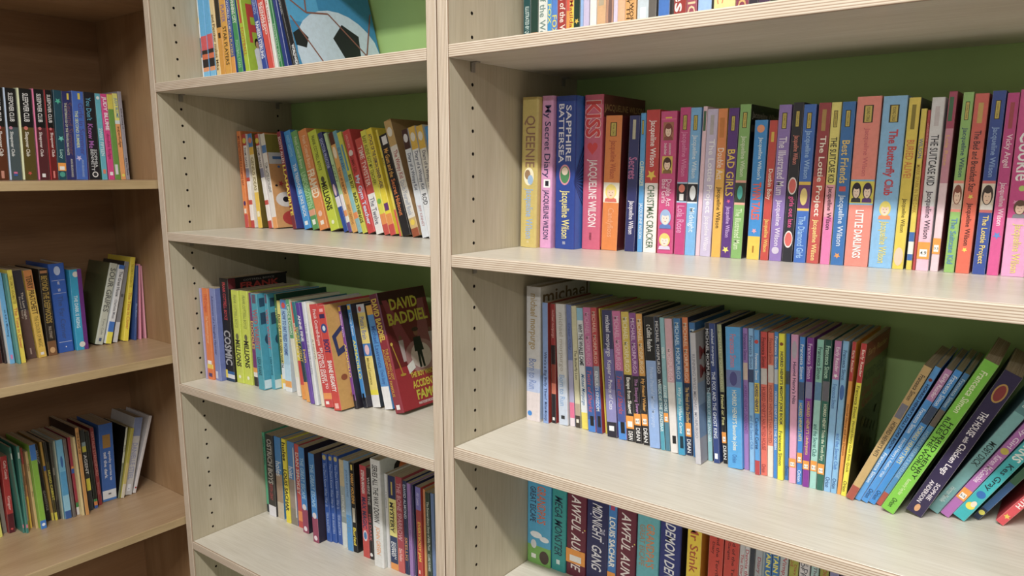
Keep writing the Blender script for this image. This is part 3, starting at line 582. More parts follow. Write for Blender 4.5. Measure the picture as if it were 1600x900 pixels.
157.4 182 17.3 198 -4.50 130|#343462,.3,#6a64a4,.62,#8a88c0,.88,#2c2a3a|michael morpurgo~.04~.36~#dcdcec~.5~.44;Kaspar - Prince of Cats~.39~.78~#dcdcec~.5~.4;#r~.91~.95~#f0f0f4~.5~.5|violet|violet blue paperback white title|
177.5 182 13.9 199 -5.22 131|#cc6ca0,.46,#44549c,.86,#3f88d8|MICHAEL MORPURGO~.04~.45~#e0b0cc~.5~.42;Twist of Sharks~.5~.8~#b8505c~.5~.42~i;#r~.86~.95~#1c1c22~.6~.5|rose-blue|rose pink over blue paperback|
192.0 183 13.2 199 -5.18 132|#d6bc52,.48,#26262a|MICHAEL MORPURGO~.04~.46~#f0e6c0~.5~.42;Escape from Shangri~.5~.78~#f0f0ec~.5~.46~b;K~.8~.9~;DEAN~.92~.99~#f0f0f0~.5~.4|mustard|mustard over black paperback|
206.1 183 11.2 199 -5.35 131|#8a4a92,.48,#28262c|MICHAEL MORPURGO~.04~.46~#dcbfe0~.5~.42;The Sleeping Sword~.5~.78~#c48ac8~.5~.46;K~.77~.86~6-7;DEAN~.88~.98~#f0f0f0~.5~.42|purple|purple over black paperback|
219.3 183 10.0 199 -5.80 131|#dca04a,.47,#28262a|MICHAEL MORPURGO~.04~.45~#f2dfb8~.5~.46;My Friend Walter~.49~.74~#ecb25a~.5~.5~b;K~.76~.85~6-3;DEAN~.87~.98~#f0f0f0~.5~.46|apricot|apricot over black paperback|
232.0 179 16.5 197 -5.17 130|#1c1c1e,.33,#8fb0e4|c Collins Readers~.06~.26~#e6e6e6~.5~.36;Private Peaceful Michael Morpurgo~.38~.84~#b8cef0~.5~.36|black-blue|black over light blue paperback|
249.8 180 6.8 198 -5.46 130|#24283a,.5,#5a8a9c,.8,#4aa0b8|MICHAEL MORPURGO~.03~.42~#d8d8dc~.5~.5;WRECK OF THE ZANZIBAR~.46~.86~#e0eef2~.5~.5|midnight|thin midnight blue paperback|
257.0 181 7.2 198 -5.35 130|#8fc0cc,.6,#4a8098|KING OF~.22~.3~#e8f4f4~.5~.5;ALONE SHORE~.5~.7~#dcecf0~.5~.5;K~.71~.78~2-4|aqua|thin aqua paperback with sticker|
266.0 179 11.3 198 -5.41 131|#dcb0bc,.47,#e4e0de|MORPURGO~.22~.46~#f0d4dc~.5~.42;#r~.87~.93~#1c1c22~.6~.5|pinkwhite|pale pink over white paperback|
278.6 178 10.3 200 -4.88 132|#2f74b0,.46,#63b6d4,.7,#2f9cc8|MICHAEL MORPURGO~.03~.44~#c8e0f0~.5~.42;Why the Whales Came~.5~.84~#e0f2f8~.5~.46~i;#r~.86~.95~#103040~.6~.5|ocean|ocean blue paperback|
289.3 183 8.8 202 -4.85 133|#e07a40,.47,#243050|MICHAEL MORPURGO~.04~.46~#f4d4b8~.5~.46;The Wreck of the Zanzibar~.5~.76~#e8c070~.5~.46;K~.76~.86~4-1;DEAN~.88~.98~#f0f0f0~.5~.46|orange|orange over navy paperback|
299.8 182 8.7 196 -4.68 130|#2f70ac|MIC~.05~.16~#c8dcec~.5~.5|steel|steel blue paperback standing behind|
313.7 159 8.0 187 -5.39 123|#c4c4cc|RUNNING WILD MICHAEL MORPURGO~.16~.8~#8a8a9a~.5~.4|pearl|pearl grey paperback pulled forward|r:#a8a6a8;art:sea;skip
322.4 182 6.8 198 -4.41 130|#20222c,.5,#6c98a8,.82,#8cc0c8|MICHAEL MORPURGO~.04~.44~#dcdce0~.5~.46;THE WRECK OF THE ZANZIBAR~.46~.86~#c8dce4~.5~.46|jet|jet black over teal paperback|
332.1 179 8.8 199 -5.10 131|#2c4484|michael morpurgo~.04~.3~#e0e8f4~.5~.42;THE FOX AND THE GHOST KING~.34~.82~#e4ecf6~.5~.42;#r~.93~.97~#f0f4f8~.5~.5|navy|navy blue paperback white title|
343.8 185 6.4 198 -5.85 131|#b0b488,.48,#22242a|MICHAEL MORPURGO~.04~.46~#d6d8b0~.5~.46;Friend or Foe~.5~.72~#e8e4a0~.5~.5~b;K~.77~.85~4-6;DEAN~.87~.97~#f0f0f0~.5~.5|khaki|khaki over black paperback|
354.4 175 20.6 198 -4.24 130|#4aa4e4,.3,#6a7ab0,.42,#4aa4e4|Francesca Simon~.05~.28~#d87a8a~.5~.3;#e~.31~.41~#4a4a8a~.5~.5;HORRID HENRY'S favourite jokes~.44~.87~#e6ecda~.5~.3;Orion~.9~.96~#2a6ab0~.5~.24|azure|thick azure paperback with picture panel|
375.4 181 6.8 198 -3.99 130|#a07ac0|Francesca Simon~.04~.22~#5a3a7a~.5~.5;#r~.24~.36~#d8c0b0~.5~.9;HORRID HENRY'S UNDERPANTS~.4~.74~#7a4a9a~.5~.5|mauve|thin mauve paperback|
384.1 178 7.0 199 -3.89 131|#8cc0ec|Francesca Simon~.05~.27~#3a5a90~.5~.46;#r~.28~.37~#3a4a70~.5~.9;and the Secret Club~.6~.84~#3a7ac0~.5~.46|babyblue|thin baby blue paperback|
393.3 173 6.7 199 -3.82 131|#54a2e4,.36,#e8d048,.57,#4a9ce0,.9,#b83a44|#o~.08~#c83a3a~.4~.5;Francesca Simon~.16~.34~#e8f0f8~.5~.46;HORRID HENRY'S~.37~.56~#26306a~.5~.5~b;Cannibal Curse~.6~.82~#1c2c5a~.5~.5|blue-yellow|blue paperback with yellow band|
400.3 176 8.6 197 -3.64 130|#d0403c,.25,#cfc8c4,.36,#e26a5a|Francesca Simon~.04~.24~#5a1c1c~.5~.46;HORRID HENRY'S HAUNTED HOUSE~.38~.82~#9c3030~.5~.46;Orion~.92~.98~#9c3030~.5~.5|red|red paperback dark lettering|
409.3 176 7.5 197 -3.29 130|#dc7058,.22,#cfc8c4,.34,#e08068,.78,#e8dcd0|Francesca Simon~.04~.21~#9a3c34~.5~.46;HORRID HENRY'S HAUNTED~.36~.76~#a8483c~.5~.46|salmon|salmon paperback torn at foot|
417.1 176 5.1 199 -3.17 131|#2f80d0,.25,#c0ccd8,.35,#2f86d8|Francesca Simon~.03~.24~#e4eef6~.5~.5;HORRID HENRY MEETS THE QUEEN~.4~.8~#e0ecf8~.5~.5|cerulean|thin cerulean paperback|
423.2 174 7.6 198 -3.12 131|#f0ea2e|#o~.07~#8a4a2a~.3~.5;HORRID HENRY'S MIGHTY JOKE BOOK~.12~.62~#26264a~.5~.5~b;Francesca Simon~.66~.9~#4a4a3a~.5~.44|yellow|bright yellow paperback black lettering|
431.1 179 5.1 198 -3.13 130|#2c78c4,.25,#4a5a6a,.34,#2c78c4|Orion~.9~.97~#1c3a6a~.5~.5|denim|thin denim blue paperback|
438.6 173 9.0 199 -2.88 131|#d89cc4,.25,#e4a8c8|#e~.04~.16~#b8b0c0~.5~.7;Horrid Henry's Nits~.18~.46~#2c2a4a~.5~.46;K~.83~.89~3-2|candy|candy pink paperback with orange sticker|
448.4 174 6.7 197 -2.64 130|#2f84d8,.3,#4a5a7a,.42,#2f84d8|Francesca Simon~.05~.28~#e4eef6~.5~.46;HORRID HENRY'S NITS~.44~.7~#e6d870~.5~.46;K~.78~.85~3-2;Orion~.9~.98~#e4eef6~.5~.46|bright|bright blue paperback with orange sticker|
456.6 171 8.2 198 -2.13 131|#7a2c90,.29,#8a8ab0,.4,#84309a|Francesca Simon~.04~.27~#e0c8e8~.5~.46;HORRID HENRY'S Underpants~.42~.78~#e8c86a~.5~.46;K~.82~.88~3-3|violet|violet paperback with orange sticker|
465.2 172 8.3 197 -1.08 130|#8cc8b8,.28,#5a8ab0,.4,#a0d4cc|Francesca Simon~.05~.26~#2c4a4a~.5~.46;and the Secret Club~.56~.78~#2a6a64~.5~.46;K~.81~.88~3-1|mint|mint green paperback with orange sticker|
474.2 172 8.5 198 -0.97 130|#1f5048,.27,#6a6a74,.4,#2c6a5c|Francesca Simon~.04~.25~#b8e0c8~.5~.5;HORRID HENRY Tricks the Tooth Fairy~.42~.8~#e0e8d0~.5~.44;K~.82~.89~3-1|bottle|bottle green paperback with orange sticker|
483.0 173 8.1 198 -0.23 131|#c07ab0,.25,#8cc0ec|Early Reader~.04~.2~#f4e4f0~.5~.5;#s~.21~.24~#f4f0f4~.5~.4;Francesca Simon~.28~.44~#4a7ab8~.5~.44;Orion~.9~.97~#2a4a80~.5~.5|orchid|light blue paperback orchid top|
491.6 173 6.9 199 0.10 131|#84bce8|Francesca Simon~.06~.25~#2a4a80~.5~.46;#e~.28~.38~#3a6ab0~.5~.8;and the Secret Club~.6~.84~#3a72c0~.5~.46;Orion~.9~.97~#2a4a80~.5~.5|ice|ice blue paperback|
499.0 174 4.5 199 1.01 131|#c02c30,.25,#e89a3a|Early Reader~.04~.21~#f4e0d0~.5~.5;Horrid Henry and the Demon~.28~.86~#7a3a1c~.5~.5|red-orange|thin orange paperback red top|
504.3 172 6.4 199 2.56 131|#c42c2e,.25,#f0e43a|Early Reader~.04~.21~#f6e0d4~.5~.5;Francesca Simon~.27~.48~#6a5a1c~.5~.44;Horrid Henry Gets Rich Quick~.5~.84~#7a6a24~.5~.44;Orion~.9~.97~#6a5a1c~.5~.5|red-yellow|yellow paperback with red top|r:#33381c;art:rich
511.9 164 9.4 195 21.66 129|#c8a870,.9,#a85040|Francesca Simon~.06~.24~#3a3430~.5~.4;#r~.27~.37~#7a7a8a~.5~.8;HORRID HENRY'S NITS~.4~.66~#4a4238~.5~.4|tan|leaning tan paperback brown foot|lr
521.8 168 6.8 196 21.87 130|#4f9be0|#o~.09~#8a3a2a~.3~.5;HORRID HENRY'S JOLLY JOKE BOOK~.12~.6~#1c2450~.5~.46~b;Francesca Simon~.63~.86~#e0ecf8~.5~.46|sky|leaning sky blue paperback|lr
529.5 167 7.9 196 22.85 129|#c084b8,.22,#3f94e0|Early Reader~.03~.2~#f4e4f0~.5~.5;Francesca Simon~.28~.46~#e4eef8~.5~.44;Horrid Henry's Author Visit~.5~.8~#e0ecf8~.5~.44;Orion~.9~.97~#1c3a6a~.5~.5|orchid|leaning blue paperback orchid top|lr
538.2 167 7.8 197 23.13 130|#2f8ee0,.26,#3a4a6a,.38,#2f8ee0|Francesca Simon~.04~.25~#e4eef8~.5~.46;HORRID HENRY'S NITS~.4~.68~#e8e0a0~.5~.46;Orion~.9~.97~#1c3a6a~.5~.5|electric|leaning electric blue paperback|lr
546.7 168 6.2 195 23.47 129|#3a7cba,.26,#7a6a60,.38,#4a90d0,.9,#b85040|Francesca Simon~.04~.24~#c8dcec~.5~.46;HORRID HENRY'S REVENGE~.42~.78~#a8c8e4~.5~.46|faded|leaning faded blue paperback red foot|lr
555.3 152 15.5 216 24.01 142|#7cc83c|Francesca Simon~.06~.32~#e8f4c8~.5~.34;HORRID HENRY~.38~.76~#24341c~.66~.28;RULES THE WORLD~.36~.72~#24341c~.3~.28;Illustrated by Tony Ross~.77~.88~#d8ecb0~.5~.24;Orion~.91~.97~#2c4a1c~.5~.28|lime|leaning thick lime green paperback|lr
580.2 162 19.0 202 23.94 133|#30264c|#e~.07~.19~#b8904a~.5~.66;#e~.08~.18~#8a3030~.5~.5;THE HOUSE~.26~.42~#ece6ee~.5~.3;with~.43~.47~#ece6ee~.5~.2;Chicken Legs~.48~.7~#ece6ee~.5~.34;SOPHIE~.76~.88~#e8e0ea~.7~.22;ANDERSON~.76~.92~#e8e0ea~.36~.22;#e~.93~.98~#d8a070~.5~.3|aubergine|leaning dark aubergine paperback gold emblem|lr
600.5 186 12.6 198 28.50 131|#5a8c90,.22,#82bcbc|CLASSICS~.04~.18~#d0e4e0~.5~.42;MOBY DICK~.44~.62~#26403e~.5~.44;Herman Melville~.8~.92~#d8ece8~.5~.34|seafoam|leaning sea-foam teal paperback|lr
614.4 182 10.3 198 29.28 131|#b06ab4|Candy Girl~.22~.44~#f0e0f0~.5~.46;#o~.47~#c8b84a~.4~.5;Karen McCombie~.51~.72~#f0dcf0~.5~.46;K~.78~.86~5-5|orchidpink|leaning orchid pink paperback with sticker|lr
627.4 182 14.0 205 30.14 135|#2fb4bc|UNICORNS~.26~.54~#eaf4f0~.5~.5~b;Kes Gray~.57~.77~#17303c~.5~.44;#o~.81~#1c6ab8~.34~.5;#o~.9~#f0d848~.34~.5;#e~.86~.9~#f4dcc8~.6~.4|turquoise|leaning turquoise paperback white title|lr
646.1 197 8.0 198 31.51 125|#3a6a4c,.7,#2c5a90,.92,#22304c|#o~.95~#e8dc5a~.4~.5;adventure~.2~.6~#c8dcb8~.5~.44|fern|leaning fern and blue paperback|lr
669.2 197 9.4 198 33.00 125|#d8404c|SAMMY & GUARD SMITH~.4~.86~#f6e8e6~.5~.46~b;#s~.92~.96~#e8c850~.5~.4|strawberry|leaning strawberry red paperback|lr
@RD
0.3 187 48.6 200 0.00 135|#4aa8d4,.83,#7ab45a|GRANDPA'S~.28~.62~#d86a3a~.62~.34;GREAT ESCAPE~.3~.62~#3a3a5a~.26~.22;#e~.7~.76~#e8eef4~.4~.5;#e~.73~.78~#e8eef4~.75~.4;#e~.78~.86~#d8dce0~.3~.24;#r~.91~.95~#f0f4f0~.3~.2;#e~.86~.98~#4a3a34~.75~.4|sky|thick sky blue hardback with clouds|hb;r:#3a94c0
49.2 190 28.5 204 0.00 132|#2f9c9c|MEGA MONSTER~.34~.86~#1c3c54~.5~.4~i;#r~.9~.94~#d8ecec~.5~.24|teal|teal hardback dark title|hb
78.0 192 37.8 208 0.00 130|#6a1f38|AWFUL AUNTIE~.31~.95~#efe6e6~.5~.36~i;#o~.6~#f0ece6~.06~.85;#o~.58~#e8d85a~.06~.95;#o~.86~#f0ece6~.05~.1;K~.77~.89~|maroon|maroon hardback with orange sticker|hb
116.9 192 40.4 201 0.00 130|#22265c|MIDNIGHT~.3~.62~#e6e6f0~.5~.34~i;GANG~.66~.88~#e6e6f0~.5~.34~i;THE~.5~.55~#c8c8e0~.78~.14;#o~.4~#c8d0ec~.03~.2;#o~.62~#c8d0ec~.03~.8;#o~.83~#c8d0ec~.03~.3|navy|navy hardback slanted white title|hb
157.8 192 14.8 197 0.00 130|#2f7cc8|#r~.22~.3~#b03a6a~.5~.5;LOUIS SACHAR~.36~.8~#f4f4ee~.5~.54~b;K~.84~.94~4-5|blue|narrow blue paperback bold white lettering|
172.9 192 34.2 209 0.00 130|#6a1f38|AWFUL AUNTIE~.33~.98~#efe6e6~.5~.36~i;#o~.58~#f0ece6~.06~.85;#o~.56~#e8d85a~.06~.95|burgundy|burgundy hardback slanted white title|hb
208.2 193 38.3 202 0.00 129|#63b4c0|GRANDPA'S~.34~.7~#d8844a~.62~.34;GREAT ESCAPE~.36~.7~#a88a70~.26~.22|aqua|pale aqua hardback orange title|hb
247.4 193 34.6 206 0.00 129|#232f7c|DEMON DENTIST~.3~.9~#eceef6~.5~.36~i|indigo|indigo hardback slanted white title|hb;r:#221c24
292.1 193 22.1 202 0.00 129|#f0d232|Mr Stink~.24~.62~#b8502c~.5~.44;#e~.7~.84~#5a5a5c~.4~.5;#e~.72~.78~#e8d0b8~.4~.3|yellow|bright yellow paperback red script|r:#e0a020
326.0 193 21.7 195 0.00 129|#cc3c2c|and the Terrible~.2~.66~#5a1c1c~.64~.2;Diary~.2~.5~#5a1c1c~.3~.2|red|bright red paperback|
349.6 193 21.5 199 0.00 129|#c83a2c|Lord of the Terrible~.2~.66~#5a1c1c~.64~.2;Gangsta~.2~.5~#5a1c1c~.3~.2|vermilion|vermilion paperback|
371.5 194 7.5 192 0.00 127|#c8c8cc|The Diary of the~.16~.8~#b84a54~.5~.5|pale|thin pale grey paperback red lettering|
379.3 194 6.7 196 0.00 128|#d4d4da|Dennis the Menace~.2~.8~#b03a4a~.5~.5|white|thin white paperback red lettering|
386.4 194 7.6 200 0.00 128|#3a404c||charcoal|charcoal paperback|
394.3 194 10.1 193 0.00 127|#a8b0b8|Diary of the~.2~.7~#a0505c~.5~.46|grey|grey paperback red lettering|
404.7 194 3.2 197 0.00 128|#98a8b4||ash|very thin ash grey paperback|
408.1 194 9.2 201 0.00 128|#2f74b8|CAPTAIN UNDERPANTS~.14~.8~#ece36a~.5~.5~b|cobalt|cobalt blue paperback yellow lettering|
418.2 194 9.8 194 0.00 128|#2f74b8|CAPTAIN UNDERPANTS~.14~.8~#ece36a~.5~.5~b|azure|azure blue paperback yellow capitals|
428.6 194 11.1 198 0.00 128|#b8c0c4|Wimpy Kid~.18~.6~#b05058~.5~.46|silver|silver grey paperback|
441.4 194 12.1 202 0.00 128|#a8ac4a|Diary of the~.2~.6~#a8483c~.65~.3;Kid~.2~.4~#a8483c~.3~.3|olive|olive yellow paperback|
454.9 194 13.5 195 0.00 128|#dcd8dc|THE DAY THE~.15~.55~#3a3a4a~.65~.3;OF FEAR~.2~.5~#3a3a4a~.3~.3|ivory|ivory white paperback dark capitals|
470.2 194 9.8 199 0.00 128|#a8c8c8|The Big~.2~.5~#6a4a5a~.5~.4|mist|misty teal paperback|
481.6 194 11.2 192 0.00 127|#9c9c44|Diary Kid~.2~.5~#b04a3c~.5~.4|moss|moss green paperback|
494.3 194 11.4 196 0.00 128|#8a88b4||lavender|lavender paperback|
507.3 195 12.4 200 0.00 127|#3a3a5a||slate|dark slate paperback|
@MA
-751.4 100 3.2 192 -1.85 127|#cfd8d8,.3,#e8e4e0,.5,#3a6a8a,.7,#dfe2e2|#r~.3~.36~#e8c84a~.5~.6;#r~.6~.66~#c0504a~.5~.6|patchwork|thin white patterned paperback|
-747.3 100 20.0 196 -1.85 129|#5fb4ea,.5,#d8505a,.64,#2c2020,.68,#d8683c,.73,#241c20,.81,#e89a6a,.85,#7ac4f0||sunset|paperback with blue-to-red sunset bands|
-722.9 100 18.4 200 -3.04 132|#5fb4ea,.5,#d8505a,.64,#2c2020,.68,#d8683c,.73,#241c20,.81,#e89a6a,.85,#7ac4f0||dusk|second blue-to-red sunset banded paperback|
-700.3 100 13.2 193 -4.16 127|#ecd29a|and Fletcher makes Mike~.3~.85~#5a3a1c~.5~.5|cream|thin cream paperback brown lettering|
-686.6 100 15.2 197 -3.16 130|#2c2418,.45,#dc9c34|#r~.5~.55~#3a2410~.5~.5|gold|gold and black paperback|
-669.5 100 19.9 201 -3.61 133|#e4a83e|STAR PLAYERS~.46~.82~#3a2810~.5~.42;PLAYER~.26~.42~#7a6aa8~.5~.4|amber|amber paperback dark star lettering|
-646.6 100 11.7 194 -4.40 128|#3050a0,.5,#2f4c98,.74,#e8a040|STAR PLAYERS~.46~.73~#e8c860~.5~.42;WORLD CUP~.2~.48~#e8ecf4~.5~.4|blue-amber|blue paperback with amber foot|
-626.5 100 15.4 198 -6.71 131|#2f8c50,.3,#3f9a5c|WINNING CITY~.2~.44~#e8f0e4~.5~.5~b;FOOTBALL STARS~.6~.86~#a8d4b0~.5~.4|green|green paperback white capitals|r:#2a4a90
-601.9 100 13.5 202 -8.05 133|#b4cc30|FOOTBALL~.5~.76~#c8602c~.5~.5;#r~.1~.46~#c83a34~.5~.4|lime|lime paperback with football cover|r:#a8c436;art:player
-547.0 100 14.3 195 -11.49 129|#2c4aa0|RAHEEM STERLING~.45~.8~#eceef6~.5~.5~b;LEGENDS~.2~.38~#a8b8dc~.5~.4|royal|royal blue paperback white capitals|
-528.6 100 16.5 199 -11.85 131|#d8483c|CRISTIANO~.3~.55~#f4e8e4~.35~.3~b;RONALDO~.3~.6~#f4e8e4~.7~.3~b|red|red paperback white capitals|
-511.0 100 8.4 192 -9.55 127|#e8e8e2|THE LIGHT~.2~.5~#c0504a~.5~.4|white|plain white paperback|
-496.3 100 8.2 196 -11.28 129|#3a8a54|FOOTBALL STARS~.5~.85~#b8dcb8~.5~.4|emerald|emerald paperback under black annual|
-481.5 100 11.0 200 -12.50 132|#283c84||navy|navy paperback under black annual|
-457.9 100 6.1 285 -15.45 210|#222428|MATCH ANNUAL~.3~.7~#c8ccd0~.5~.4|black|thin black leaning annual|big
-449.5 100 11.2 285 -15.74 210|#1c1e22|THE WORLD~.3~.5~#e0e4e8~.5~.42;WORLDWIDE~.8~.93~#e8ecee~.5~.5~b|football|tall black annual with football photo|big;r:#2f7aa8;art:ball
@MB
-744.2 171 12.8 204 -3.11 134|#e8843a,.86,#c84440|MY HEADTEACHER IS A VAMPIRE RAT~.05~.56~#8a3c2c~.5~.5;#e~.72~.77~#4a2a70~.5~.6;#r~.8~.85~#f0e0d4~.5~.6|orange|orange paperback with red foot|r:#d87838
-727.7 175 11.8 198 -4.07 131|#b83a36,.12,#eae4e0,.36,#8a8aa4,.46,#b83a36,.5,#efecea,.7,#c8443e,.75,#efe8e6,.92,#c03c38|#o~.07~#e0d050~.5~.5;TOM GATES~.14~.35~#4a4a5a~.5~.4|red-white|red and white doodle paperback|
-710.0 180 14.2 199 -5.69 131|#3a7ab8,.14,#e4b83c,.22,#ece2c0,.62,#ecc440|#o~.07~#d87a5a~.5~.5;GENIUS IDEAS~.25~.6~#7a6a3a~.5~.5;#r~.82~.88~#f4ecd0~.5~.6|yellow|yellow paperback with blue top|r:#6a5a20
-683.2 187 12.2 199 -9.20 129|#b83a36,.12,#e0d8d6,.36,#8a8aa4,.46,#efecea,.7,#c8443e,.75,#efe8e6,.92,#c03c38|#o~.07~#e0d050~.5~.5;TOM GATES~.14~.35~#4a4a5a~.5~.4|crimson|second crimson and white doodle paperback|
-670.5 190 14.7 199 -8.66 126|#dcd8cc,.12,#4a7ab4,.2,#e8e4e0,.88,#e8a058|TOM GATES EXCELLENT~.3~.62~#4a4a52~.5~.5|doodle|white spined paperback orange doodle cover|r:#dca468;art:doodle
-618.9 201 11.9 204 -10.87 115|#8c2a3c,.35,#7c2434|SCOTT ALLEN~.05~.32~#e8dcd8~.5~.5;LLAMAURITE~.34~.86~#ecd84a~.5~.56~b|maroon|maroon paperback yellow capitals|r:#3a3f8a
-589.0 208 20.5 207 -15.18 108|#2f94dc|ANDY GRIFFITHS~.04~.26~#8cc8ec~.5~.46;THE TREEHOUSE JOKE BOOK~.34~.88~#e8f0f4~.5~.5;#r~.92~.96~#f0f4f8~.5~.5|blue|bright blue paperback white title|
-563.7 209 19.6 207 -16.17 107|#6aa864,.8,#e0a080,.86,#5a9c58|Frank Cottrell Boyce~.06~.38~#c8dcb8~.5~.46;UNFORGOTTEN~.42~.78~#b4e0b0~.5~.6;#r~.9~.95~#f0f4e8~.5~.5|green|green paperback pale title|
-542.6 210 26.1 208 -15.86 106|#e08a44|Frank Cottrell Boyce~.06~.38~#f0ccaa~.5~.4;FRAMED~.4~.68~#f4e6cc~.5~.66~b;#o~.84~#f0c4b0~.3~.5;#r~.91~.95~#f4ece0~.5~.4|tangerine|tangerine paperback cream title|
-510.7 212 26.2 206 -17.06 104|#c8d63c|FRANK COTTRELL BOYCE~.05~.4~#4a5420~.5~.36;#e~.46~.52~#4a4e30~.5~.4;MILLIONS~.52~.8~#26281c~.5~.5~b;#o~.92~#f0f4d0~.16~.5|lime|lime paperback black lettering|
-469.1 211 12.6 206 -19.72 105|#2c3878,.65,#e0dce8,.75,#1c4aa0|DOCTOR PROCTOR~.06~.36~#b8c4e8~.5~.5;#e~.52~.64~#e8c8d4~.5~.6|navy|navy paperback blue foot|
-454.9 211 9.3 204 -18.70 105|#b8d8a0,.62,#e8e4ea,.78,#e89a5c,.84,#e8e4e0,.9,#6a4a8a|POPPY~.32~.5~#6a8a5a~.5~.5|pistachio|thin pistachio green paperback|
-444.0 211 13.9 203 -18.00 105|#5a2c1c,.12,#e0a858|#e~.14~.26~#efe0c8~.5~.7;THE DAY MY BUM WENT~.35~.62~#8c4a24~.5~.5~b;ANDY GRIFFITHS~.72~.92~#a06a30~.5~.4|sand|sandy orange paperback dark brown top|
-427.4 211 11.0 207 -18.43 105|#6aa8b8,.5,#8cc4c8,.8,#e88a4c,.86,#8cb8c0|STINK~.15~.4~#3a6a9c~.5~.5|teal|thin teal blue paperback|
-413.7 210 12.1 204 -18.69 106|#d0d048|BIG BOY~.42~.56~#2c3420~.5~.56~b;BAD THINGS~.6~.9~#2c3420~.5~.56~b;#r~.12~.38~#5a94b0~.5~.4|chartreuse|chartreuse paperback black capitals|
-399.3 210 20.8 205 -18.30 106|#cc3c3c|DAVID SOLOMONS~.04~.17~#f0a8a0~.5~.4;#o~.22~#e0d4d0~.3~.5;GAMMA GIRL~.24~.42~#8a2424~.5~.46;My Gym Teacher~.44~.92~#d0d8f0~.5~.5~b|red|red hardback white lettering|hb
-375.2 210 20.0 187 -16.20 106|#c84840,.58,#ecebea|TIME TWISTER~.08~.5~#f0d8d4~.5~.44;The Twelve~.62~.9~#6a6a7a~.5~.5|red-snow|red paperback with white foot|
-351.9 209 14.6 203 -16.84 107|#e0dc4c,.8,#e8924a,.9,#c84a40|BABY ALIENS GOT MY TEACHER!~.05~.52~#4a4a2a~.5~.5;#o~.68~#7ab84a~.36~.5|lemon|lemon yellow paperback dark capitals|
-336.0 209 15.6 206 -16.75 107|#ecd830,.8,#e8944a,.9,#cc4440|ATTACK OF THE DEMON DINNER LADIES~.05~.56~#4a3a5a~.5~.54~b;#r~.7~.77~#6a3a7a~.5~.7|sunflower|sunflower yellow paperback purple lettering|
-311.7 209 4.8 204 -16.17 107|#e4d23c,.75,#d8483c|BAD~.2~.4~#5a4a1c~.5~.5|canary|thin canary and red paperback|
-302.5 208 21.5 193 -17.13 108|#222024|#r~.02~.1~#e4e4e6~.6~.6;Mr Gum and the~.14~.42~#e0a84a~.5~.4;Secret Hideout~.44~.8~#d87a3a~.5~.36|black|black paperback with orange script|r:#2a2628
-276.2 208 18.5 221 -18.09 108|#c4a46a,.22,#e0dcd4,.84,#ccb078,.93,#9c5030|#e~.06~.14~#e4e0d4~.5~.7;The Wimpy Kid~.26~.5~#a8484c~.5~.56;Do-It-Yourself Book~.52~.82~#9aa4b8~.5~.46;#o~.88~#e8cc4a~.3~.5|tan|thick tan paperback with worn cover|r:#a8865a
-251.9 208 15.5 199 -13.94 108|#4a3230,.18,#dce2ea|#e~.04~.12~#d8d8dc~.5~.7;Diary of a Wimpy Kid~.22~.56~#3a4a6a~.5~.5;JEFF KINNEY~.7~.9~#b8868a~.5~.36|brown|white paperback with brown top|
-235.1 208 16.1 203 -13.55 108|#dcb444,.2,#e4e6ea|#e~.05~.13~#e4e0d4~.5~.7;Diary of a Wimpy Kid~.22~.56~#3a4a6a~.5~.5;ROD~.6~.7~#26262c~.5~.5|mustard|white paperback with mustard top|
-217.9 208 15.9 204 -12.92 108|#dcb444,.2,#e0ddd4|#e~.05~.13~#e4e0d4~.5~.7;Diary of a Wimpy Kid~.22~.56~#5a5a6a~.5~.5|ochre|white paperback with ochre top|
-200.8 208 11.2 202 -11.82 108|#3a8ac8,.2,#dfe4ea|Diary~.22~.4~#3a4a6a~.5~.5|azure|blue topped paperback beside post|
@MC
-751.2 57 4.0 195 -0.67 129|#a8a4d0||lavender|very thin lavender paperback|
-747.0 60 20.9 196 -0.33 129|#e07834,.83,#e8c850,.88,#dc7030|THE Dragon~.06~.26~#c83a2c~.5~.5;The Frankenstein Journey~.3~.6~#f0b88a~.5~.4;#r~.79~.83~#f0ecea~.5~.7;#r~.93~.97~#4a3a70~.5~.6|orange|orange paperback with yellow label|
-724.8 64 20.4 197 -0.61 130|#7a88c0|Adventures of a Naughty Hamster~.08~.72~#2c3a7a~.4~.4;#r~.9~.98~#c8cce0~.3~.4|slate|wide slate blue paperback|r:#6a78b4
-704.2 76 30.1 219 -0.62 144|#201e22,.9,#1c5a9c,.93,#e0e0e6,.97,#1c3a5c|FRANK COTTRELL BOYCE~.04~.4~#c83a40~.5~.36;COSMIC~.5~.84~#a8a8ac~.5~.6~b;#r~.89~.97~#e8d04a~.12~.24|black|black paperback with red author lettering|r:#1e1a1e;art:frank
-673.3 81 23.9 196 -0.53 130|#ccd854|FRANK COTTRELL BOYCE~.05~.4~#8a944a~.5~.32;#e~.46~.53~#6a6c50~.5~.4;MILLIONS~.53~.82~#33342a~.5~.5~b;#o~.93~#f4f6dc~.16~.5|lime|first lime paperback black lettering|
-649.1 84 25.3 197 -0.00 130|#ccd854|FRANK COTTRELL BOYCE~.05~.4~#8a944a~.5~.32;#e~.46~.53~#6a6c50~.5~.4;MILLIONS~.53~.82~#33342a~.5~.5~b;#o~.93~#f4f6dc~.16~.5|citrus|second lime paperback black lettering|
-621.6 87 12.3 194 -0.57 128|#7a3a78,.8,#e8a04a,.85,#e8e4e0,.9,#2c2a34|DOODLES~.3~.6~#e8c850~.5~.5|purple|thin purple paperback|
-591.7 77 19.6 196 -2.99 130|#4aa0b4|#r~.01~.1~#6a5a70~.5~.6;WED WABBIT~.16~.58~#b0606c~.5~.56~b;LISSA EVANS~.66~.85~#1c4858~.5~.4|teal|teal paperback red title|r:#3f98b0;art:wabbit
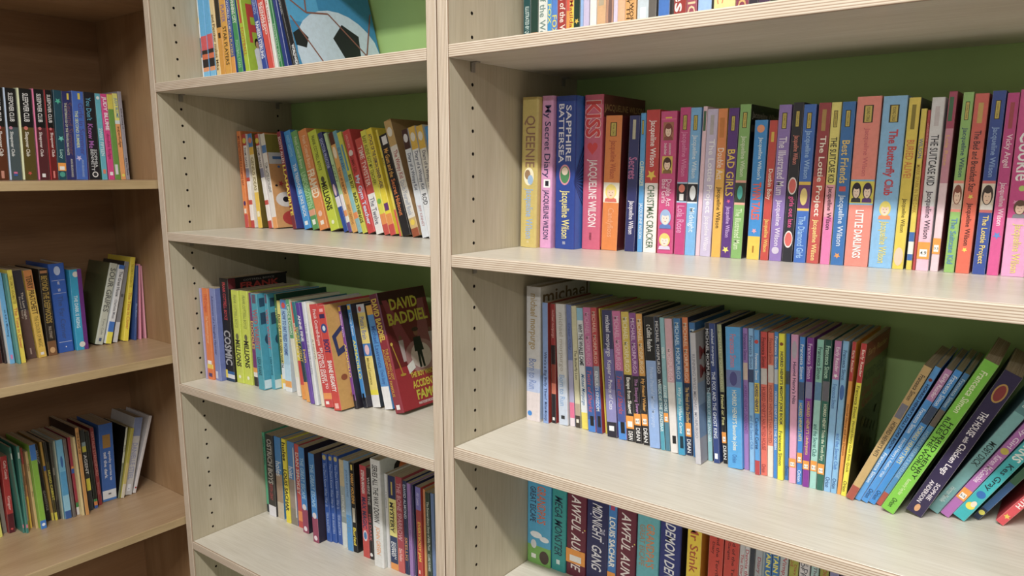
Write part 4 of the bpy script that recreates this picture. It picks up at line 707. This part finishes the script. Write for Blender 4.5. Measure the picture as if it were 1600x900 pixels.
-570.6 93 10.6 196 -2.99 130|#4aa0b4|#r~.01~.1~#6a5a70~.5~.6;WED WABBIT~.16~.58~#b0606c~.5~.56~b;LISSA EVANS~.66~.85~#1c4858~.5~.4|turquoise|second teal paperback red title|r:#3f98b0;art:wabbit
-558.8 108 6.4 194 -3.08 128|#4c7c4c,.35,#2c5c48,.85,#e8c84a|BEST~.1~.3~#d8d87a~.5~.5|forest|thin forest green paperback|r:#1f4a3a
-552.3 106 9.4 182 -1.81 120|#e8dc78,.7,#e4e8ec,.88,#e8c050,.93,#e4e8ec|PUGS OF THE FROZEN NORTH~.15~.75~#2a2a34~.5~.56~b|yellow|pale yellow paperback black lettering|
-536.6 101 19.6 187 -1.07 123|#5a90d0,.1,#a8cce4,.7,#b8d8ec,.88,#e8a04a,.95,#e4e8ec|#o~.06~#d84a4a~.3~.5;HOW TO EAT FRIED WORMS~.12~.6~#3a5aa0~.5~.5~b|blue|light blue paperback dark title|r:#d0d8e0
-488.9 93 11.0 192 -6.89 127|#5aa070,.4,#e4e4d0,.8,#ece8e4|UPSIDE DOWN~.05~.36~#e8f0e0~.5~.5|jade|thin jade and white paperback|
-463.8 85 11.0 191 -6.57 126|#d8503c,.3,#e4d040,.6,#d0443c,.85,#e8943c|BLOODY~.2~.6~#f0e0c0~.5~.5|red|thin red and yellow paperback|
-443.0 79 10.1 194 -9.35 128|#2c7a84,.4,#2c4450,.8,#e8a04a|SECRET AGENT~.25~.6~#e0c050~.5~.5|pine|thin dark teal paperback|
-426.9 76 10.4 194 -9.47 128|#5a3a98,.5,#6a48a8|ANNE FINE~.12~.38~#f0f0f0~.5~.5~b;Ivan~.45~.6~#e8c850~.5~.5|violet|thin violet paperback|
-414.3 75 10.2 197 -7.61 134|#d4d8dc|THE BOY IN THE DRESS~.2~.7~#a0a4b0~.5~.4|grey|pale grey hardback|hb
-398.0 78 7.8 197 -9.26 130|#e2dcc8|A NOVEL~.3~.6~#8a8474~.5~.4|cream|thin cream paperback|
-387.2 78 23.0 195 -10.00 129|#cc3c3c,.86,#e8944a,.92,#c83a3a|Frank Cottrell-Boyce~.05~.4~#f0d8d4~.5~.4;SPUTNIK'S GUIDE TO~.42~.82~#f4ecea~.66~.3;LIFE ON EARTH~.46~.76~#f4ecea~.3~.3;#r~.94~.97~#f4ecea~.4~.4|scarlet|scarlet paperback white title|
-358.1 75 20.5 196 -10.84 129|#cc3c34|#r~.03~.06~#f0a8a8~.5~.5;#r~.08~.12~#3a2a5a~.5~.7;#e~.17~.26~#2c4a8a~.5~.8;#e~.19~.24~#d8e4ec~.5~.4;BOOT~.32~.45~#2c2a6a~.5~.56~b;SHANE HEGARTY~.52~.82~#f4ecea~.5~.46~b;#r~.93~.98~#f0b8b0~.5~.5|brick|brick red paperback tan cover|r:#c89a54;art:boot
-336.5 105 7.6 194 -10.84 128|#7a3c98,.92,#2c2a34|#r~.01~.05~#e8c04a~.5~.7;Sammy Keyes~.08~.3~#e4d4ec~.5~.46;ARMADILLO~.34~.72~#e8d050~.5~.5~b;#r~.86~.93~#1c1a20~.5~.5|plum|plum purple paperback yellow title|r:#26222c
-327.1 119 10.4 196 -11.07 129|#3a8cd0,.9,#2a2c38|#r~.01~.05~#e8c04a~.5~.7;Sammy Keyes~.08~.3~#e0ecf8~.5~.46;ARMADILLO~.34~.72~#e8dc60~.5~.5~b;#r~.86~.93~#1c1a20~.5~.5|ocean|bright blue paperback yellow title|r:#2c2a38
-316.2 132 21.0 195 -10.95 129|#c8ccd4,.08,#e8d478,.38,#3478c0,.5,#e8d478,.83,#eadf3c,.88,#e6e6e8|#e~.02~.07~#c0504a~.4~.4;Pluto's Brain~.12~.34~#6a7ab0~.5~.46;#e~.39~.49~#e8c0c8~.5~.6;Michael Lawrence~.52~.78~#8a7a3a~.4~.3|butter|butter yellow paperback blue panel|r:#3a4048
-287.8 136 20.5 196 -12.88 129|#e4b04a,.09,#4a90d0,.78,#e8eaee|Michael Lawrence~.2~.6~#2c5aa0~.5~.42;Crack Story~.62~.76~#2c5aa0~.5~.42|denim|blue paperback with white foot|
-253.2 129 22.5 222 -16.26 122|#6a2a44,.35,#8c2a38|DAVID BADDIEL~.04~.4~#d8c04a~.5~.46~b;THE BOY WHO GOT~.46~.72~#c8a83c~.68~.26;ACCIDENTALLY FAMOUS~.46~.86~#c8a83c~.32~.26;#r~.93~.97~#f0e8e8~.5~.4|wine|dark red hardback with stage cover|hb;r:#6a1c24;art:stage;w:122
@MD
-754.3 189 7.5 196 -0.96 127|#4fae84,.9,#1c2a34|GREEN LANTERN~.05~.4~#26343a~.5~.5|jade|thin jade green paperback|
-736.7 182 26.3 198 0.52 131|#3c3a3a,.87,#e2e2ea|OSTRICH BOYS~.05~.6~#b0aca6~.5~.5~b;KEITH GRAY~.6~.8~#a83c40~.5~.4|charcoal|charcoal paperback with white sticker foot|
-708.5 186 22.5 198 0.07 130|#3f84c4,.45,#a8907c,.8,#c8bca8|holes~.3~.48~#d8e0e8~.5~.6|blue-sand|blue over sandy photo paperback|
-672.1 182 14.7 200 -0.97 132|#ecdc24|holes~.04~.26~#26241c~.5~.6~b;LOUIS SACHAR~.36~.86~#26241c~.5~.6~b|yellow|bright yellow paperback black lettering|
-657.1 184 23.8 198 -0.39 131|#3a80c4,.45,#9c8c80,.8,#8c8478|holes~.3~.44~#e0e8ee~.4~.6;#r~.06~.9~#d0d4d8~.9~.15|denim-sand|denim over grey photo paperback|
-630.4 184 15.8 197 -0.66 130|#c4403c,.8,#e88c48,.92,#c8443c|DAN SMOKEY~.1~.6~#e8d4d0~.5~.5|red|red paperback with orange label|
-602.0 174 19.3 199 -1.00 132|#2f80c8,.72,#984060|THE GREAT ESCAPE~.12~.6~#a8d0ec~.5~.46;#e~.66~.73~#e0d8dc~.5~.7;#o~.95~#f0e0ea~.3~.5|azure|azure paperback with plum foot|r:#2c2434
-548.1 159 18.6 202 -1.23 134|#2f80c8,.72,#984060|THE GREAT ESCAPE~.12~.6~#a8d0ec~.5~.46;#e~.66~.73~#e0d8dc~.5~.7;#o~.95~#f0e0ea~.3~.5|cerulean|cerulean paperback plum foot pulled forward|r:#2c2434
-527.4 179 14.5 199 -1.36 131|#2a58ac|#o~.04~#c8b878~.4~.5;You Don't Know What War Is~.1~.6~#a8bce4~.5~.46;YEVA SKALIETSKA~.66~.9~#a8bce4~.5~.4|royal|first royal blue paperback round seal|
-512.5 183 12.4 199 -1.15 131|#2a58ac|#o~.04~#c8b878~.4~.5;You Don't Know What War Is~.1~.6~#a8bce4~.5~.46;YEVA SKALIETSKA~.66~.9~#a8bce4~.5~.4|sapphire|second royal blue paperback round seal|
-497.6 186 13.3 199 -1.79 130|#2a58ac|#o~.04~#c8b878~.4~.5;You Don't Know What War Is~.1~.6~#a8bce4~.5~.46;YEVA SKALIETSKA~.66~.9~#a8bce4~.5~.4|lapis|third royal blue paperback round seal|
-481.5 184 15.0 196 -0.71 130|#cfc09c,.3,#a8b4b4,.65,#8c9898,.72,#d4dcdc|WONDER~.4~.6~#e8ecec~.5~.4|mist|pale landscape photo paperback|
-459.3 179 15.4 200 -1.37 132|#8ab4dc,.6,#4a98d8|JOHN BOYNE~.1~.4~#5a7aa8~.5~.36;TALES~.6~.8~#6a94b8~.5~.5|sky|sky blue paperback|
-443.6 181 12.9 198 -1.17 131|#1e1c1c|#r~.02~.08~#e0c850~.5~.4;HARRY HOUDINI~.12~.45~#e0a84a~.5~.5~b;#r~.5~.66~#c8c0b0~.5~.6;Buried~.72~.92~#e8d040~.5~.5~b|black|black paperback gold capitals|r:#171517;art:gold
-412.6 180 18.4 201 -0.91 133|#c43c48,.8,#c84440|STEPHEN MANGAN~.05~.3~#f0e4e4~.5~.6~b;MAX MAGIC~.34~.68~#3a3460~.5~.5~b;#e~.7~.82~#e0d0dc~.5~.7;#e~.72~.8~#3a7ab0~.5~.5|cherry|cherry red paperback white capitals|
-393.4 181 10.3 199 -1.06 131|#262428|WHERE THE~.1~.4~#c8c4c4~.5~.5;HIS DARK~.5~.8~#c8606a~.5~.5;#o~.95~#e8e8e8~.4~.5|jet|thin jet black paperback|
-367.3 168 27.7 229 -0.92 148|#e4e6e6|SERIES ALL THE WAY DOWN~.05~.58~#222224~.5~.42;JOHN GREEN~.62~.88~#e8a060~.5~.4|white|thick white hardback black handwriting|hb;r:#d4d8d6;art:turtle
-338.5 178 7.5 201 -0.92 132|#dcdcde|I Capture~.15~.4~#8a8a90~.5~.5|pearl|thin pearl white paperback|
-330.7 180 20.3 199 -0.82 131|#2a3460,.24,#ece48a,.64,#2a3c64,.93,#e8984a|#r~.06~.2~#c8b060~.5~.2;THE LONDON EYE~.27~.6~#b8902c~.72~.24;MYSTERY~.28~.6~#2c2c2a~.4~.46~b;SIOBHAN~.7~.88~#e4e8f0~.7~.26;DOWD~.7~.86~#e4e8f0~.36~.34~b|navy|navy paperback with yellow panel|
-309.7 180 17.2 202 -0.78 133|#a83c4c,.75,#c85a58|THE BONE SPARROW~.06~.66~#d8a8b0~.5~.5;Zana Fraillon~.74~.88~#f0d0cc~.5~.34|raspberry|raspberry red paperback|
-291.9 182 9.9 197 -0.88 130|#26345c|DAVID ALMOND~.04~.4~#d0dcec~.5~.5;SKELLIG~.6~.85~#d8984a~.5~.5|midnight|thin midnight blue paperback|
-280.6 183 9.0 194 -1.10 128|#a07cc0|Goodnight Mister Tom~.2~.8~#7a58a0~.5~.4|lilac|lilac paperback|
-268.9 186 3.9 192 -1.82 127|#2a3058||ink|very thin ink blue paperback|
-264.7 189 13.7 189 -0.88 125|#7c78c4,.25,#a83c40,.36,#bc3830|Ali Lewis~.06~.2~#c8c4e8~.5~.4;EVERYBODY JAM~.38~.82~#ecc44a~.5~.5~b;#r~.92~.96~#f0c8b8~.4~.3|violet|violet top red paperback|
-250.7 194 5.2 186 -0.31 122|#d88a58,.4,#d4a060||tan|thin tan orange paperback|
-242.2 194 10.7 181 -1.27 120|#34483c|The Extraordinary Story of Billy Plum~.1~.66~#d8e0d4~.5~.5;CLARE FURNISS~.7~.9~#d8e0d4~.5~.4|bottle|bottle green paperback white title|
-231.1 196 8.5 182 -0.96 120|#6a84b4||steel|steel blue paperback beside post|
@L1
-224.2 190 21.4 175 1.98 115|#151517,.42,#5a2c14|SLEEPOVER CLUB~.05~.36~#e4e4e4~.56~.34;#o~.43~#c86a70~.16~.5;Sleepover Club~.47~.74~#e8e4de~.5~.3;#r~.9~.98~#c88a78~.5~.24;#r~0~1~#e8e0d8~.07~.14|black-rust|black over rust paperback|l:#e8e0d8
-201.6 191 21.8 175 1.85 116|#151517,.42,#47555a|SLEEPOVER CLUB~.05~.36~#e4e4e4~.56~.34;#o~.43~#b87a90~.14~.4;Sleepover Club~.47~.74~#e8ecec~.4~.3;#r~.91~.93~#d86a9a~.5~.3;#r~.935~.955~#2a5aa8~.5~.3;#r~0~1~#c0d4f0~.07~.14|black-slate|black over slate grey paperback|l:#c0d4f0
-178.3 191 26.1 176 1.92 116|#151517,.42,#574a1c|SLEEPOVER CLUB~.05~.36~#e4e4e4~.56~.34;#o~.43~#c86a60~.14~.45;Sleepover Club~.47~.74~#ece8dc~.45~.3;#s~.9~.95~#c84a40~.5~.3;#r~0~1~#e6ecc4~.07~.14|black-olive|black over olive brown paperback|l:#e6ecc4
-150.3 192 21.3 177 1.65 117|#151517,.42,#532228|SLEEPOVER CLUB~.05~.36~#e4e4e4~.56~.34;#o~.43~#c86a70~.14~.45;Sleepover Club~.47~.74~#ece0e0~.45~.3;#r~.93~.97~#e8e8e8~.5~.3;#r~0~1~#e87aa8~.07~.14|black-plum|black over plum brown paperback|l:#e87aa8
-127.6 192 14.5 177 1.35 117|#151517,.42,#6c1417|SLEEPOVER CLUB~.05~.36~#e4e4e4~.56~.4;#o~.43~#c86a70~.18~.5;Sleepover Club~.47~.74~#f0e0de~.56~.4;#r~.9~.98~#d87a74~.5~.24;#r~0~1~#b02430~.07~.14|black-red|black over dark red paperback|l:#b02430
-112.5 192 15.4 178 2.12 117|#1d4a5c|#s~.08~.16~#4ab89c~.5~.7;#s~.5~.57~#6ac8b8~.6~.6;Lucy~.66~.76~#a8d8d0~.5~.4;K~.81~.9~;#o~.94~#4aa090~.34~.5|petrol|petrol teal paperback with orange sticker|
-96.3 193 18.9 177 2.11 117|#262a68|#r~.02~.09~#e0cc4a~.6~.2;THE SISTERHOOD OF THE TRAVELLING PANTS~.13~.72~#d8dcc0~.3~.2;Second Summer~.12~.72~#6a4a58~.68~.46;ANN BRASHARES~.76~.97~#c8c8b8~.6~.2|indigo|indigo paperback yellow label|
-76.8 193 22.4 179 2.04 118|#3a66c0|#r~.02~.09~#e0cc4a~.6~.2;THE SECOND SUMMER~.22~.64~#d8e4a8~.3~.24;Girls in Summer~.13~.72~#4a4a90~.7~.4;ANN BRASHARES~.77~.97~#9cb4dc~.6~.18;#s~.72~.79~#c8c0e8~.3~.4|cobalt|cobalt blue paperback yellow label|
-51.9 193 22.8 179 1.30 118|#1c1b22|You Don't~.06~.32~#5aa8c8~.4~.4;Know Me~.36~.64~#a860b4~.4~.4;SOPHIA~.65~.86~#c8ccd0~.7~.24;BENNETT~.65~.9~#c8ccd0~.4~.24;#o~.94~#ecebea~.3~.55;#o~.94~#3a3a3e~.18~.55|black|black paperback with round white logo|l:#7a4a9c
-24.7 194 11.2 178 -0.01 118|#5fb4c8|#o~.05~#e4eef0~.3~.5;SWEET FIFTEEN~.4~.72~#d8ecf0~.5~.46;#r~.88~.93~#e07a5a~.5~.5|aqua|thin aqua paperback|l:#3a8a68
-11.2 194 12.8 178 -0.63 118|#d83a88|JUDY BLUME~.03~.42~#f4e4ee~.5~.56~b;double fudge~.46~.76~#8c2458~.5~.46;#r~.91~.95~#f4f0f2~.5~.5|magenta|magenta paperback white capitals|
2.4 194 11.8 178 -0.78 118|#d8cc50,.17,#6a9a44|#r~.82~.94~#dcdce4~.4~.5|green|green paperback with yellow top|
15.4 195 10.5 181 -0.98 119|#e4e078,.31,#d8e8e8,.35,#e8a05c|JUDY BLUME~.05~.28~#3a7ab0~.5~.5;superfudge~.38~.62~#5a3a20~.5~.5;#o~.95~#e8dc5a~.3~.5|apricot|apricot paperback yellow top|
26.8 195 7.5 186 -0.90 123|#9a96a0|Just as Long as~.06~.55~#33323a~.5~.4;Are You There~.75~.95~#33323a~.5~.4|grey|grey paperback at row's end|
@L2
-258.1 203 9.6 185 -1.26 118|#5a2a24,.5,#d8c850,.7,#4a2420|HALO~.5~.68~#3a2a1c~.5~.5|rust|rust brown paperback at frame edge|
-247.2 194 3.4 184 -1.58 121|#2a2024||black|thin black paperback|
-242.4 183 9.0 183 -1.63 121|#68aee0|to Kill a Mocking~.3~.8~#2c4a70~.5~.36;#r~.9~.95~#d87ab0~.5~.4|sky|sky blue paperback pink logo|l:#e8eef0
-231.4 169 3.9 182 -1.88 120|#5a9c94||seafoam|thin sea-green paperback|
-225.8 172 8.5 188 -1.88 124|#e4d44c|THE DEMON HEADMASTER~.06~.36~#8a7a2c~.5~.46;The Time in Clover~.4~.84~#c0503c~.5~.5|yellow|thin yellow paperback red lettering|
-205.9 198 17.6 183 -3.09 121|#34323e,.45,#5c4440|The Last Night~.18~.62~#c8c0b4~.6~.26;Second Story~.28~.55~#c8c0b4~.3~.24;#r~.88~.95~#a8948c~.5~.16|taupe|dark taupe hardback|
-186.2 193 15.4 182 -3.31 120|#c8803c,.22,#dcb84a|TERRY PRATCHETT~.06~.5~#5c4420~.5~.5~b;THE COLOUR OF MAGIC~.52~.88~#8c7430~.5~.36;#r~.94~.97~#e4e4e0~.5~.4|mustard|mustard yellow paperback brown capitals|
-166.9 194 16.7 182 -0.49 120|#2a241e,.83,#7a5434|#r~.02~.05~#a8744a~.5~.8;BEYOND THE DEEPWOODS~.08~.62~#b09444~.5~.5;PAUL STEWART~.66~.8~#a89c8c~.5~.4;#e~.9~.97~#c8a070~.5~.6|ebony|ebony paperback with gold lettering|
-142.9 206 31.3 189 -0.80 114|#1d57b4|#e~.03~.13~#b8c8e8~.5~.4;#r~.185~.188~#d8e0f0~.5~.8;HARRY~.2~.235~#e8ecf6~.5~.16;PEARSON~.28~.31~#e8ecf6~.5~.2;#r~.33~.333~#d8e0f0~.5~.8;The Far Corner~.36~.85~#34508c~.5~.24;#r~.88~.884~#d8e0f0~.5~.8;#o~.94~#f0f4fa~.12~.5|royal|thick royal blue hardback white rules|hb
-108.6 201 23.6 174 0.21 115|#1f9cc8|#o~.06~#d8d8d4~.26~.5;THE DARK IS RISING~.32~.72~#d8ecf4~.32~.28;SUSAN COOPER~.36~.66~#d8c8e8~.82~.24;#r~0~1~#652a7c~.82~.36;#o~.93~#d8d8d4~.26~.5|cyan-purple|cyan and purple split paperback|
-64.5 215 17.0 182 15.50 104|#c2c6b8|SOUR GRIPES~.06~.6~#5a5e5c~.5~.5;Tony Cole~.68~.88~#8a8e86~.5~.24;#r~.92~.96~#4a5a7a~.5~.3|greywhite|grey-white leaning book with olive cover|lr;hb;l:#5a5c3c
-44.8 210 12.5 177 15.00 111|#2f6cc0,.05,#dfe2e6,.72,#3470c4,.85,#e6dc4a|The Great House~.08~.4~#2c2c34~.5~.4;Charlotte Moss~.44~.68~#6a6a74~.5~.32|blue-white|blue and white leaning paperback|lr
-26.8 215 10.0 183 13.50 102|#8a8c92,.75,#d0d2d6|#r~.4~.44~#5a5c62~.5~.5|grey|leaning grey paperback white foot|lr;l:#3a3836
-4.8 211 10.5 190 10.00 110|#ecd83a|THE DEMON HEADMASTER~.08~.36~#b09a2c~.5~.4;The Time in Clover~.42~.86~#c87a3c~.5~.5|lemon|leaning lemon yellow paperback|lr
16.8 205 4.5 170 6.50 114|#2c4c8c|Blue Moon~.3~.9~#8ca8d8~.5~.5|navy|thin navy paperback|
29.1 205 4.0 172 4.00 116|#e08ca8||pink|thin pink paperback|
41.6 205 3.3 168 1.20 116|#dc98ac||rose|very thin rose paperback|
@L3
-297.5 208 12.2 187 -2.06 113|#e4e06a|#r~.6~.9~#26261c~.5~.4|yellow|yellow paperback with black panel|
-279.8 222 7.3 172 -1.25 99|#8c8c84||ash|ash grey paperback|
-272.2 212 11.8 167 0.30 109|#b42c2c,.75,#5c1c28|Cathy Cassidy~.06~.3~#f0d8d0~.5~.4;Ginger~.5~.72~#e8ccc8~.5~.4;#s~.93~.97~#d8484a~.5~.5|crimson|crimson paperback dark foot|
-253.6 191 3.4 189 -1.97 125|#3f8478|#r~.07~.14~#d8e8e0~.5~.5;#r~.9~.94~#d87a90~.5~.6|jade|first thin jade green paperback|
-250.0 185 4.8 189 0.30 125|#3f8478|#r~.07~.14~#d8e8e0~.5~.5;#r~.9~.94~#d87a90~.5~.6|viridian|second thin jade green paperback|r:#3a5468
-242.7 205 6.6 180 -0.46 116|#d8d4c4,.1,#7aa8c8,.2,#d8d6d0,.9,#e8d440|THE STARS~.3~.7~#6a6a6c~.5~.5|white-blue|white and blue paperback|
-235.8 203 3.9 178 -0.46 117|#c0443c,.2,#c88a50,.6,#ecc438|WHIZZ~.25~.55~#4a2c1c~.5~.5|orange-red|thin orange and red paperback|
-229.0 192 5.0 171 -1.28 113|#d0b078|Tales~.1~.3~#7a6034~.5~.5;Boys~.5~.6~#7a6034~.5~.5|sand|sand coloured paperback|
-223.7 180 11.1 186 -1.28 123|#2c72c0,.18,#84b83c,.9,#2c78cc|#o~.95~#e8f0f8~.3~.5|green|blue and grass green paperback|
-199.9 210 7.1 176 -3.23 110|#1d1b1a|MAGIC~.08~.25~#c8c4bc~.5~.44;GARGOYLE~.6~.86~#a8a49c~.5~.4|black|black paperback grey lettering|
-192.4 206 4.7 179 -2.35 115|#c89a38,.3,#2c58a8,.36,#b08a3c,.9,#d8c84c||gold|thin gold paperback blue band|
-187.4 202 5.3 178 -2.20 118|#22201c,.25,#4a4420,.9,#e4d83c|HUGO CABRET~.3~.8~#e0d44a~.5~.6|black-yellow|thin black paperback yellow lettering|
-181.2 201 4.6 175 -0.59 116|#4a463c,.75,#2c2a28|WAR~.15~.6~#b8b4a4~.5~.5|umber|dark umber paperback|
-175.2 194 2.9 178 -0.62 117|#a8b0a0||sage|very thin sage paperback|
-171.4 190 12.4 179 -0.80 118|#6cb4d8,.4,#4a9ccc,.7,#8cc4dc,.9,#2c5ca0|#e~.2~.35~#2c64a8~.5~.4|sky|light blue paperback|
-157.4 186 5.6 179 -1.23 118|#6c6460||taupe|thin taupe paperback|
-147.0 193 5.7 178 -1.05 118|#a42840,.4,#2c58b0,.46,#a42840,.84,#3a8a4c,.9,#dcdcdc|#r~.37~.4~#d88a3c~.5~.9|ruby|ruby paperback blue and green bands|
-140.9 180 4.6 180 -1.05 119|#dcc890||cream|plain cream paperback|
-136.0 176 7.2 200 -1.05 132|#c8904a|THE BOOK OF~.05~.3~#4a3018~.5~.4|caramel|tall caramel brown paperback|l:#2c1c18
-120.8 193 8.7 187 -0.91 123|#2c3434,.15,#88a0a4,.2,#c8c43c,.27,#343838,.6,#d8d038,.75,#33383a|AGENT~.3~.55~#d8d8d4~.5~.5|pattern|black paperback yellow pattern blocks|
-108.5 196 7.3 180 -1.14 119|#1c2420,.88,#3a8a4c,.91,#d8803c,.96,#2c58a8||onyx|onyx black paperback coloured foot|
-95.3 206 7.8 182 -0.91 115|#8c2c30|NATALIE STANDIFORD~.05~.62~#c8847c~.5~.5;Secrets~.7~.86~#b87070~.5~.4|red|dark red paperback|
-82.4 213 30.0 181 1.80 108|#2f62b0,.86,#dfe3e8,.97,#3f78c0|#r~.14~.31~#a07a3c~.5~.56;spooky stories to~.36~.74~#e4e8f0~.66~.2;tell the dark~.36~.7~#e4e8f0~.34~.2;#r~.9~.92~#6a6a70~.5~.2|blue|thick blue paperback white foot label|
-52.0 208 4.2 165 11.47 109|#c8ccb8,.5,#7c8468|RADIO~.1~.5~#3a3c34~.5~.4|olive|thin olive leaning paperback black cover|lr;l:#1a1714
-47.5 203 7.3 162 13.30 107|#b4ac48,.5,#c8b86c,.8,#d4ccb8||straw|leaning straw yellow paperback|lr
-38.7 208 18.5 181 13.30 113|#7c8cb4,.24,#c4c4c4|DANIELLE STEEL~.33~.8~#8c94b8~.5~.44;#r~.86~.95~#e0e4ec~.5~.4;#o~.92~#2c3c70~.1~.5|pearl|thick pearl grey leaning paperback|lr
-17.1 209 6.7 182 17.24 112|#d8d4d6|#o~.93~#a03038~.3~.5|white|slim white leaning hardback|lr;r:#8c2a30
'''
key = None; table = {}
for line in BOOKS.strip().split('\n'):
    if line.startswith('@'): key = line[1:]; table[key] = []
    elif line: table[key].append(line.split('|'))
for key, rows in table.items():
    for i, row in enumerate(rows):
        build_book(key, row, rows[i-1][3] if i else None, rows[i+1][3] if i+1 < len(rows) else None)
bpy.data.objects.remove(_fo, do_unlink=True); bpy.data.curves.remove(_fc)
